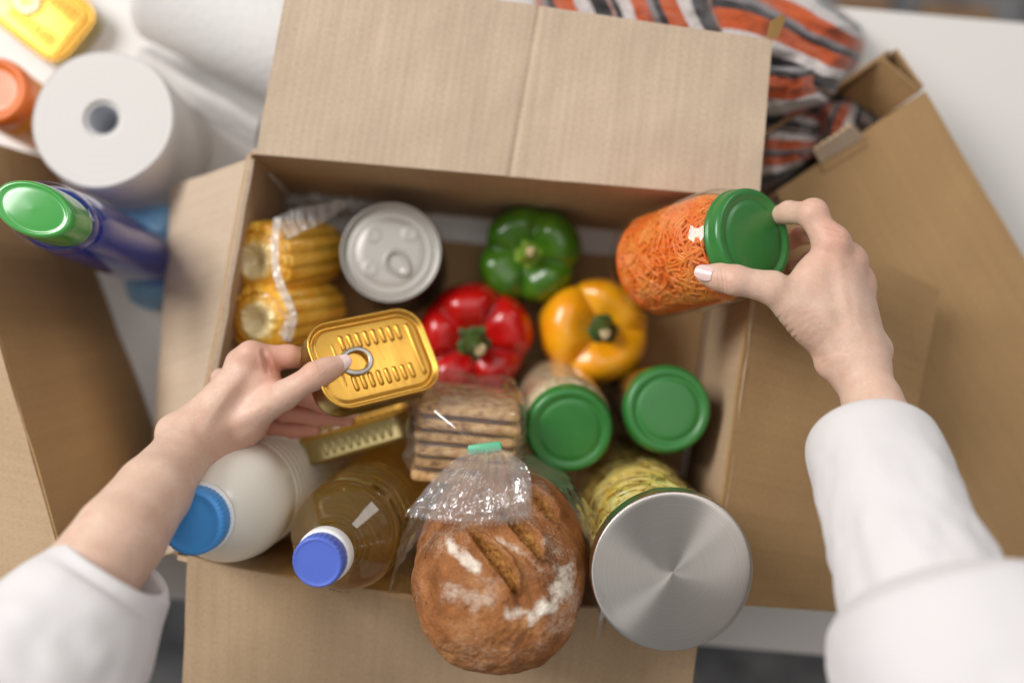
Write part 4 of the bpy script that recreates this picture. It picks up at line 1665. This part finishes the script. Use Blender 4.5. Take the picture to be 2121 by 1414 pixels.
# ------------------------------------------------------------------ crispbread pack
def crackers():
    c = P(966, 888, .150)
    n = lean(c, .10, -1, 73)
    M = frame(c, idir(1, -.13), n)          # local z = along the slices' width, x = stack direction
    M = frame(c, n, idir(1, -.20))
    t = thing('crispbread_pack', 'pack of dark grain crispbread slices in clear film with clip', 'bread', M)
    W, D, TK = .083, .082, .0085
    k6 = 6
    for k in range(k6):
        z0 = (k6 / 2 - k) * .0112 - .005
        nu, nv = 26, 26
        ring = rrect(W / 2, D / 2, .006, 6)
        V = []
        lev = [(.0045, 0), (.001, .0012), (0, .003), (0, TK - .003), (.001, TK - .0012), (.0045, TK)]
        for ins, zz in lev:
            for x, y in rrect(W / 2 - ins, D / 2 - ins, .006, 14):
                d = .0016 * fbm((x * 60 + k * 9, y * 60, zz * 200), 1.0, 3)
                V.append((x * (1 + d * 12) + .0015 * math.sin(k * 2.1), y * (1 + d * 12) + .001 * math.cos(k * 3), z0 - TK + zz + d * .6))
        m = len(rrect(W / 2, D / 2, .006, 14))
        F = [tuple(reversed(q)) for q in grid_faces(len(lev), m, wrap_v=True)]
        F.append(tuple(reversed(range(m))))
        F.append(tuple(range((len(lev) - 1) * m, len(lev) * m)))
        build('crispbread_slice', V, F, M_CRACKER, t)
        if k < k6 - 1:
            v, f = stack([(.004, z0 - TK - .0026), (.0025, z0 - TK - .001), (.004, z0 - TK + .0004)], W / 2, D / 2, .006)
            build('filling', v, f, M_FILLING, t)
    inv = M.inverted()
    clip_w = P(1004, 928, .238)
    clip_l = inv @ clip_w
    # bag: a loose hull that gathers at the clip
    V = []
    nu, nv = 120, 60
    # the bag's long way runs along local -y (towards the viewer) from under the slices to the clip
    for i in range(nu):
        th = 2 * PI * i / nu
        for j in range(nv):
            s = j / (nv - 1)
            cx, sx_ = math.cos(th), math.sin(th)
            k = (abs(cx) ** 4 + abs(sx_) ** 4) ** (-1 / 4)
            y = .050 - s * .10
            full = math.sin(min(1, (s + .02) / .10) * PI / 2) if s < .10 else 1.0
            g = max(0, (s - .82) / .18)
            gather = 1 - .90 * (g * g * (3 - 2 * g))
            wr = 1.03 + .07 * fbm((cx * 2.5, sx_ * 2.5, s * 5), 1.5, 4) + .04 * g * math.sin(th * 19)
            px, pz = .0475 * k * cx * full * gather * wr, .0385 * k * sx_ * full * gather * wr
            cxx, cyy, czz = clip_l.x * g ** 1.5, y * (1 - g ** 2) + clip_l.y * g ** 2, clip_l.z * g ** 1.3
            V.append((px + cxx, cyy, pz + czz - .001))
    build('bag', V, grid_faces(nu, nv, wrap_u=True), M_FILM, t)
    # clip
    ce = (P(1036, 922, .240) - P(972, 930, .240))
    Mc = frame(clip_w, (CP - clip_w), ce)
    v, f = stack([(.0008, -.0035), (0, -.0028), (0, .0028), (.0008, .0035)], .0130, .0040, .0025)
    o = build('clip', [Mc @ Vector(p) for p in v], f, M_CLIP, t, True)
    # tail of the bag fanned out over the loaf, two layers
    for lay in (0, 1):
        nu, nv = 150, 46
        V = []
        lft_ = spline([(980, 930), (942, 952), (896, 992), (866, 1030), (838, 1064)], nv)
        rgt = spline([(1030, 926), (1064, 944), (1090, 968), (1099, 1010), (1098, 1078)], nv)
        mid_ = spline([(1004, 930), (1000, 968), (986, 1012), (974, 1050), (966, 1082)], nv)
        for i in range(nu):
            u = i / (nu - 1)
            for j in range(nv):
                s = j / (nv - 1)
                a, b, m_ = lft_[j], rgt[j], mid_[j]
                x = a * (1 - u) ** 2 + 2 * (m_ * 2 - (a + b) / 2) * u * (1 - u) + b * u * u
                x, y = x[0], x[1]
                zz = .240 + .034 * math.sin(s * PI * .62) + (.006 if lay else .0)
                arch = .020 * math.sin(PI * u) * (.35 + .65 * s)
                pleat = (.0034 * math.sin(u * 44 + 3 * math.sin(s * 3) + lay * 2) * (1 - .55 * s) + .0042 * fbm((u * 7, s * 3, lay * 5 + 2), 1.4, 4)) * (.4 + .6 * s)
                if s > .96:
                    y += 5 * (1 if (i % 6) < 3 else -.4) * (s - .96) / .04
                if .80 < s < .97: pleat += .0005 * math.sin(s * 330)
                p = P(x + lay * 3, y, zz + arch * .6 + pleat)
                V.append(p)
        build('bag_tail', V, grid_faces(nu, nv), M_FILMT, t, True)


crackers()

# crumpled white plastic in the back left corner of the box
V = []
nu, nv = 50, 24
for i in range(nu):
    for j in range(nv):
        u, w = i / (nu - 1), j / (nv - 1)
        q = P(585 + 210 * u - 10 * w, 392 + 16 * u + 42 * w * (1 - .3 * u), .05)
        V.append(q + Z * (.030 * math.sin(PI * w) * math.sin(PI * u) ** .5 + .014 * fbm((u * 5, w * 3, 2), 1.3, 4) - .02))
F = grid_faces(nu, nv)
o = build('plastic_bag', V, F, M_PLWHITE)
tag(o, 'crumpled white plastic bag in the dark back left corner', 'bag')


# ------------------------------------------------------------------ hands
def surface_nets(S, org, h):
    nx, ny, nz = S.shape
    ins = S < 0
    cnt = np.zeros((nx - 1, ny - 1, nz - 1), dtype=np.int8)
    for a in (0, 1):
        for b in (0, 1):
            for c in (0, 1):
                cnt += ins[a:nx - 1 + a, b:ny - 1 + b, c:nz - 1 + c]
    act = (cnt > 0) & (cnt < 8)
    idx = np.full(act.shape, -1, dtype=np.int64)
    ijk = np.argwhere(act)
    idx[act] = np.arange(len(ijk))
    acc = np.zeros((len(ijk), 3))
    num = np.zeros(len(ijk))
    cor = [(a, b, c) for a in (0, 1) for b in (0, 1) for c in (0, 1)]
    for p in cor:
        for ax_ in range(3):
            if p[ax_]: continue
            q = list(p)
            q[ax_] = 1
            s0 = S[ijk[:, 0] + p[0], ijk[:, 1] + p[1], ijk[:, 2] + p[2]]
            s1 = S[ijk[:, 0] + q[0], ijk[:, 1] + q[1], ijk[:, 2] + q[2]]
            m = (s0 < 0) != (s1 < 0)
            tt = np.where(m, s0 / np.where(m, s0 - s1, 1), 0)
            pt = np.array(p, dtype=float)[None, :] + np.zeros((len(ijk), 3))
            pt[:, ax_] += tt
            acc[m] += pt[m]
            num[m] += 1
    V = org + h * (ijk + acc / num[:, None])
    F = []
    for ax_ in range(3):
        o1, o2 = [(1, 2), (2, 0), (0, 1)][ax_]
        s = [slice(None)] * 3
        e = [slice(None)] * 3
        s[ax_], e[ax_] = slice(0, -1), slice(1, None)
        cr = ins[tuple(s)] != ins[tuple(e)]
        pos = np.argwhere(cr)
        ok = np.ones(len(pos), bool)
        for o_ in (o1, o2):
            ok &= (pos[:, o_] > 0) & (pos[:, o_] < S.shape[o_] - 1)
        pos = pos[ok]
        flip = ins[tuple(pos.T)]
        def cell(d1, d2):
            c_ = pos.copy()
            c_[:, o1] -= d1
            c_[:, o2] -= d2
            return idx[tuple(c_.T)]
        q = np.stack([cell(1, 1), cell(0, 1), cell(0, 0), cell(1, 0)], 1)
        q[~flip] = q[~flip][:, ::-1]
        F.append(q)
    F = np.concatenate(F)
    return V, F[(F >= 0).all(1)]


def capsule(X, a, b, r0, r1):
    a, b = np.array(a), np.array(b)
    ab = b - a
    tt = np.clip(((X - a) @ ab) / (ab @ ab), 0, 1)
    return np.linalg.norm(X - a - tt[:, None] * ab, axis=1) - (r0 + (r1 - r0) * tt)


def ball(X, c, r):
    return np.linalg.norm(X - np.array(c), axis=1) - r


def smin(a, b, k):
    h = np.clip(.5 + .5 * (b - a) / k, 0, 1)
    return b * (1 - h) + a * h - k * h * (1 - h)


def make_arm(name, parent, label, fingers, palm, fore, bumps, creases, flush, nails, h=.00125, kpalm=.013, kf=.007):
    """fingers: chains [(px,py,z,r)...]; palm/fore: capsules between such points; bumps: (px,py,z,r,k)"""
    W_ = lambda p: np.array(P(p[0], p[1], p[2]))
    fch = [[(W_(p), p[3]) for p in f] for f in fingers]
    pc = [((W_(a), a[3]), (W_(b), b[3])) for a, b in palm]
    fc = [(W_(p), p[3]) for p in fore]
    bp = [(W_(p), p[3], p[4]) for p in bumps]

    def sdf(X):
        d = None
        for (a, ra), (b, rb) in pc:
            s = capsule(X, a, b, ra, rb)
            d = s if d is None else smin(d, s, kpalm)
        fo = None
        for (a, ra), (b, rb) in zip(fc[:-1], fc[1:]):
            c_ = capsule(X, a, b, ra, rb)
            fo = c_ if fo is None else smin(fo, c_, .003)
        d = smin(d, fo, .014)
        for c, r, k in bp:
            if k > 0: d = smin(d, ball(X, c, r), k)
        fd = None
        for ch in fch:
            s = None
            for (a, ra), (b, rb) in zip(ch[:-1], ch[1:]):
                c_ = capsule(X, a, b, ra, rb)
                s = c_ if s is None else smin(s, c_, .0035)
            fd = s if fd is None else smin(fd, s, .0008)
        d = smin(d, fd, kf)
        return d

    allp = np.array([p for ch in fch for p, r in ch] + [p for p, r in fc] + [x[0] for ab in pc for x in ab])
    lo, hi = allp.min(0) - .045, allp.max(0) + .045
    n = np.ceil((hi - lo) / h).astype(int)
    st = 6
    n = ((n + st - 1) // st) * st + 1
    g = [lo[k] + h * np.arange(n[k]) for k in range(3)]
    gc = [x[::st] for x in g]
    XC = np.stack(np.meshgrid(*gc, indexing='ij'), -1).reshape(-1, 3)
    SCo = sdf(XC).reshape([len(x) for x in gc])
    near = np.abs(SCo) < st * h * 1.9
    nb = np.zeros(tuple(len(x) - 1 for x in gc), bool)
    for a in (0, 1):
        for b in (0, 1):
            for c in (0, 1):
                nb |= near[a:near.shape[0] - 1 + a, b:near.shape[1] - 1 + b, c:near.shape[2] - 1 + c]
    big = np.repeat(np.repeat(np.repeat(SCo[:-1, :-1, :-1], st, 0), st, 1), st, 2)
    S = np.full(tuple(n), .05, dtype=np.float64)
    S[:-1, :-1, :-1] = big
    msk = np.zeros(tuple(n), bool)
    msk[:-1, :-1, :-1] = np.repeat(np.repeat(np.repeat(nb, st, 0), st, 1), st, 2)
    ii = np.argwhere(msk)
    X = lo + h * ii
    val = np.empty(len(ii))
    for k in range(0, len(ii), 200000):
        val[k:k + 200000] = sdf(X[k:k + 200000])
    S[msk] = val
    V, F = surface_nets(S, lo, h)
    # relax once, then wrinkle lines and knuckle colour
    for _ in range(2):
        acc = np.zeros_like(V)
        num = np.zeros(len(V))
        for a, b in ((0, 1), (1, 2), (2, 3), (3, 0)):
            np.add.at(acc, F[:, a], V[F[:, b]])
            np.add.at(acc, F[:, b], V[F[:, a]])
            np.add.at(num, F[:, a], 1)
            np.add.at(num, F[:, b], 1)
        V = V * .5 + .5 * acc / np.maximum(num, 1)[:, None]
    e = 6e-4
    def grad(V):
        gr = np.stack([sdf(V + np.eye(3)[k] * e) - sdf(V - np.eye(3)[k] * e) for k in range(3)], 1)
        return gr / np.maximum(np.linalg.norm(gr, axis=1), 1e-9)[:, None]
    G = grad(V)
    # creases: (px,py,z, px2,py2,z2) line on the skin, width m, depth m
    disp = np.zeros(len(V))
    for (p, q, wd, dep) in creases:
        a, b = W_(p), W_(q)
        ab = b - a
        tt = np.clip(((V - a) @ ab) / (ab @ ab), 0, 1)
        view = np.array(CP) - a
        view /= np.linalg.norm(view)
        dv = V - a - tt[:, None] * ab
        along = dv @ view
        dv = dv - along[:, None] * view
        d = np.linalg.norm(dv, axis=1)
        wob = .35 * np.sin(tt * 9 + p[0])
        fade = np.sin(PI * np.clip(.12 + .76 * tt, 0, 1)) * (np.abs(along) < .018) * ((G @ view) > -.1)
        dep, wd = dep * 1.5, wd * 1.25
        disp -= dep * np.exp(-((d / wd) + wob * .3) ** 2) * fade
        disp += dep * .35 * np.exp(-((d - 2.0 * wd) / wd) ** 2) * fade
    V = V + G * disp[:, None]
    fl2 = np.zeros(len(V))
    for (p, r, s_) in flush:
        fl2 += s_ * np.exp(-(np.linalg.norm(V - W_(p), axis=1) / r) ** 2)
    me = mesh('arm', V, F, M_SKIN)
    at = me.attributes.new('flush', 'FLOAT', 'POINT')
    at.data.foreach_set('value', np.clip(fl2, 0, .8).astype(np.float32))
    o = link('arm', me, parent, True)
    o['label'] = label
    # nails
    for (c0, c1, out_, wd, ln, rad) in nails:
        a, b = P(*c0), P(*c1)
        d = (b - a).normalized()
        up_ = (out_ - d * out_.dot(d)).normalized()
        sd = d.cross(up_)
        nu, nv = 15, 15
        # project the nail onto the skin: start high, walk down the distance field
        top, nr = [], []
        for i in range(nu):
            for j in range(nv):
                u, w = i / (nu - 1) * 2 - 1, j / (nv - 1)
                hw = wd / 2 * math.sqrt(max(0.04, 1 - max(0, (w - .40) / .60) ** 2.4 * .90)) * (.86 + .14 * min(1, w / .3)) * math.sqrt(1 - .30 * max(0, (.25 - w) / .25) ** 2)
                an = u * hw / rad
                p = a + d * (ln * (w - .30)) + up_ * (rad * math.cos(an)) + sd * (rad * math.sin(an))
                p = p + up_ * (-.0009 * max(0, w - .6) / .4 - .0004 * (1 - w))
                top.append(p)
        m = nu * nv
        V2 = top + [p - up_ * .0014 for p in top]
        F0 = grid_faces(nu, nv)
        fcs = F0 + [tuple(k + m for k in reversed(q)) for q in F0]
        per = [(i, 0) for i in range(nu)] + [(nu - 1, j) for j in range(1, nv)] + [(i, nv - 1) for i in range(nu - 2, -1, -1)] + [(0, j) for j in range(nv - 2, 0, -1)]
        for k in range(len(per)):
            x, y = per[k][0] * nv + per[k][1], per[(k + 1) % len(per)][0] * nv + per[(k + 1) % len(per)][1]
            fcs.append((x, x + m, y + m, y))
        build('fingernail', V2, fcs, M_NAIL, o)
    return o


def sleeve(parent, label, pts, nv=90, seed=0, wr=.05, folds=()):
    """pts: (px, py, z, r)"""
    sp = spline([tuple(P(a, b, c)) + (r,) for a, b, c, r in pts], 70)
    ctrs = [Vector(s[:3]) for s in sp]
    rad = [s[3] for s in sp]
    run = [0]
    for a, b in zip(ctrs[:-1], ctrs[1:]): run.append(run[-1] + (b - a).length)
    V, UV = [], []
    x = Vector((0, 0, 1))
    n = len(ctrs)
    def ring(i, rr, shift=0.0, tuck=0.0):
        nonlocal x
        tdir = (ctrs[min(i + 1, n - 1)] - ctrs[max(i - 1, 0)]).normalized()
        x = (x - tdir * x.dot(tdir)).normalized()
        y = tdir.cross(x)
        for k in range(nv):
            a = 2 * PI * k / nv
            ww = 1 + wr * min(1, run[i] / .07) * (fbm((math.cos(a) * 1.2 + seed, math.sin(a) * 1.2, run[i] * 16), 1.0, 3) * 1.3 + .5 * fbm((math.cos(a) * 2.5 + seed, math.sin(a) * 2.5, run[i] * 40), 1.0, 2)) + .010 * math.sin(2 * a + seed)
            V.append(ctrs[i] + tdir * shift + x * (rr * ww * math.cos(a) * .93) + y * (rr * ww * math.sin(a)))
            UV.append((a / (2 * PI) * .3, run[i] + shift))
    ring(0, rad[0] * .93, .030)
    ring(0, rad[0] * .955, .004)
    ring(0, rad[0] * .975, -.0005)
    ring(0, rad[0], .0005)
    for i in range(1, n): ring(i, rad[i])
    o = build('sleeve', V, grid_faces(n + 3, nv, wrap_v=True), M_COTTON, parent, True, uvs=UV)
    o['label'] = label
    return o


per_ = thing('person', 'person in a white shirt reaching into the box with both hands', 'person', Matrix.Translation((0, -.45, 0)))

# left hand, thumb on the tin's lid, fingers under it
LW = (398, 906, .232)
make_arm('left', per_, 'bare left forearm and hand gripping the gold tin',
    fingers=[
        [(522, 742, .232, .0108), (598, 738, .226, .0088), (640, 742, .208, .0080), (676, 752, .192, .0070)],     # index
        [(498, 782, .216, .0102), (600, 812, .208, .0084), (672, 834, .204, .0078), (728, 850, .206, .0070)],     # middle
        [(486, 820, .202, .0098), (590, 852, .196, .0082), (656, 862, .192, .0076), (716, 866, .193, .0068)],     # ring
        [(488, 858, .192, .0088), (560, 882, .186, .0072), (606, 890, .184, .0066), (650, 889, .185, .0060)],     # little
        [(508, 872, .226, .0125), (588, 818, .244, .0110), (652, 778, .2455, .0094), (678, 765, .2425, .0090), (706, 753, .2385, .0072)]],  # thumb
    palm=[((404, 895, .238, .0178), (520, 744, .230, .0108)), ((404, 900, .230, .0172), (496, 784, .214, .0104)), ((406, 910, .222, .0168), (484, 822, .202, .0100)),
          ((410, 922, .214, .0170), (486, 856, .194, .0100)), ((412, 922, .230, .0160), (512, 866, .222, .0142)), ((430, 915, .222, .018), (500, 885, .212, .016)), ((512, 866, .224, .0145), (560, 800, .228, .0090)), ((500, 800, .222, .012), (540, 780, .226, .011))],
    fore=[(400, 908, .240, .0196), (372, 945, .258, .0215), (318, 1018, .293, .0268), (250, 1110, .322, .0305), (160, 1230, .345, .0325), (60, 1370, .362, .034)],
    bumps=[(520, 732, .236, .0098, .006), (494, 748, .228, .0096, .007), (456, 782, .208, .0075, .010), (350, 890, .246, .0085, .012), (655, 776, .2475, .0084, .004)],
    creases=[((652, 742, .25), (664, 768, .25), .0007, .0006), ((646, 746, .25), (658, 772, .25), .0006, .0004), ((657, 740, .25), (668, 764, .25), .0006, .0004),
             ((545, 728, .24), (556, 770, .24), .0014, .0016), ((556, 740, .24), (566, 772, .24), .0010, .0010),
             ((506, 905, .22), (556, 850, .23), .0009, .0006), ((492, 905, .22), (540, 852, .23), .0009, .0005), ((520, 905, .22), (572, 852, .23), .0008, .0005), ((478, 906, .22), (520, 856, .23), .0009, .0004),
             ((600, 838, .24), (566, 806, .24), .0008, .0004), ((586, 856, .235), (552, 824, .24), .0008, .0004), ((505, 770, .24), (425, 880, .25), .0030, -.0007), ((470, 800, .235), (395, 880, .25), .0030, -.0006), ((570, 826, .245), (470, 885, .245), .0035, -.0006), ((484, 916, .22), (440, 872, .24), .0010, .0006)],
    flush=[((520, 722, .24), .016, .35), ((598, 738, .23), .022, .45), ((655, 765, .25), .016, .35), ((600, 855, .2), .03, .65), ((680, 850, .2), .03, .7), ((600, 888, .19), .035, .7), ((565, 760, .235), .012, .4), ((440, 950, .23), .03, .35), ((450, 800, .22), .018, .25), ((700, 760, .235), .01, .3)],
    nails=[((700, 757, .2375), (735, 740, .2345), lean(P(700, 755, .238), -.1, -.3, 6), .0132, .0150, .0086),
           ((722, 851, .207), (748, 850, .209), lean(P(728, 850, .206), 1, -.3, 70), .0095, .0095, .0066),
           ((712, 866, .193), (735, 868, .195), lean(P(716, 866, .19), 1, .2, 70), .0090, .0090, .0062)])

sleeve(per_, 'white cotton shirt sleeve over the left forearm', [(252, 1174, .336, .0335), (248, 1180, .336, .0385), (238, 1194, .337, .0420), (212, 1228, .340, .0470), (176, 1276, .347, .0545), (122, 1350, .357, .0620), (44, 1450, .37, .070), (-80, 1590, .39, .080)], seed=2.0, wr=.065)

# right hand, thumb across the jar, fingers behind its lid
make_arm('right', per_, 'bare right forearm and hand gripping the carrot jar',
    fingers=[
        [(1722, 506, .268, .0116), (1680, 444, .262, .0097), (1634, 440, .240, .0086), (1600, 450, .222, .0074)],    # index
        [(1756, 536, .256, .0108), (1716, 486, .228, .0088), (1664, 484, .206, .0080), (1628, 506, .190, .0070)],    # middle
        [(1776, 574, .244, .0100), (1734, 536, .208, .0082), (1684, 536, .188, .0075), (1650, 552, .176, .0066)],    # ring
        [(1784, 612, .232, .0090), (1748, 596, .200, .0072), (1710, 600, .184, .0066), (1680, 612, .174, .0060)],    # little
        [(1690, 672, .262, .0140), (1600, 596, .2705, .0122), (1522, 580, .2700, .0102), (1490, 574, .2665, .0100), (1466, 570, .2625, .0082)]],  # thumb
    palm=[((1764, 738, .264, .0175), (1724, 510, .266, .0120)), ((1772, 738, .260, .0175), (1752, 540, .256, .0115)), ((1780, 738, .253, .0170), (1772, 578, .245, .0108)),
          ((1784, 740, .248, .0155), (1780, 614, .234, .0100)), ((1764, 740, .256, .0180), (1688, 668, .260, .0165)), ((1735, 700, .25, .018), (1660, 640, .262, .0150)), ((1690, 640, .262, .016), (1690, 570, .264, .0120)), ((1640, 616, .266, .0118), (1690, 560, .264, .0105))],
    fore=[(1776, 742, .258, .0182), (1788, 785, .266, .0192), (1806, 830, .277, .0212), (1832, 910, .296, .0260), (1868, 1040, .33, .030), (1910, 1200, .38, .034)],
    bumps=[(1728, 496, .268, .0090, .009), (1770, 542, .259, .0086, .009), (1790, 590, .250, .0080, .008), (1688, 438, .264, .0090, .004), (1524, 580, .2715, .0088, .004), (1824, 722, .250, .008, .010), (1714, 756, .256, .0085, .008)],
    creases=[((1494, 552, .275), (1500, 602, .275), .0008, .0007), ((1502, 552, .275), (1508, 604, .275), .0007, .0006), ((1486, 552, .275), (1492, 600, .275), .0007, .0004), ((1510, 556, .275), (1515, 602, .275), .0006, .0004),
             ((1634, 694, .26), (1672, 650, .27), .0010, .0007), ((1646, 700, .26), (1686, 660, .27), .0009, .0007), ((1622, 684, .26), (1660, 640, .27), .0009, .0006), ((1662, 706, .26), (1700, 672, .27), .0009, .0006), ((1676, 716, .26), (1716, 684, .27), .0009, .0005), ((1606, 668, .262), (1640, 624, .27), .0009, .0005), ((1582, 636, .265), (1612, 600, .275), .0008, .0004),
             ((1736, 535, .275), (1764, 690, .272), .0030, -.0007), ((1764, 570, .265), (1782, 700, .265), .0030, -.0006), ((1700, 640, .27), (1752, 720, .268), .0035, -.0006), ((1702, 752, .26), (1756, 730, .27), .0010, .0005), ((1712, 470, .28), (1746, 480, .28), .0008, .0004), ((1712, 482, .28), (1748, 496, .28), .0008, .0004), ((1676, 424, .27), (1700, 436, .27), .0007, .0004)],
    flush=[((1730, 492, .275), .016, .5), ((1778, 540, .262), .015, .45), ((1690, 430, .266), .014, .35), ((1505, 576, .272), .012, .38), ((1630, 470, .22), .022, .45), ((1640, 500, .2), .02, .5), ((1860, 800, .262), .022, .45), ((1680, 570, .268), .018, .22), ((1796, 600, .25), .016, .35), ((1690, 720, .255), .02, .2)],
    nails=[((1470, 570, .2655), (1440, 563, .2605), lean(P(1466, 569, .264), -.35, -.25, 20), .0128, .0140, .0090)])

sleeve(per_, 'white cotton shirt sleeve over the right forearm', [(1799, 906, .292, .0420), (1803, 918, .296, .0455), (1810, 936, .302, .0470), (1828, 984, .318, .0475), (1852, 1050, .338, .0482), (1876, 1120, .355, .0490), (1900, 1190, .37, .0510), (1930, 1270, .385, .0540)], seed=5.0)
sleeve(per_, 'white shirt fabric bunched at the right elbow', [(1932, 1196, .380, .0015), (1940, 1216, .383, .046), (1952, 1250, .388, .0700), (1972, 1300, .395, .0790), (2006, 1380, .404, .0840), (2070, 1510, .417, .089), (2180, 1710, .437, .095)], seed=8.0, wr=.035)
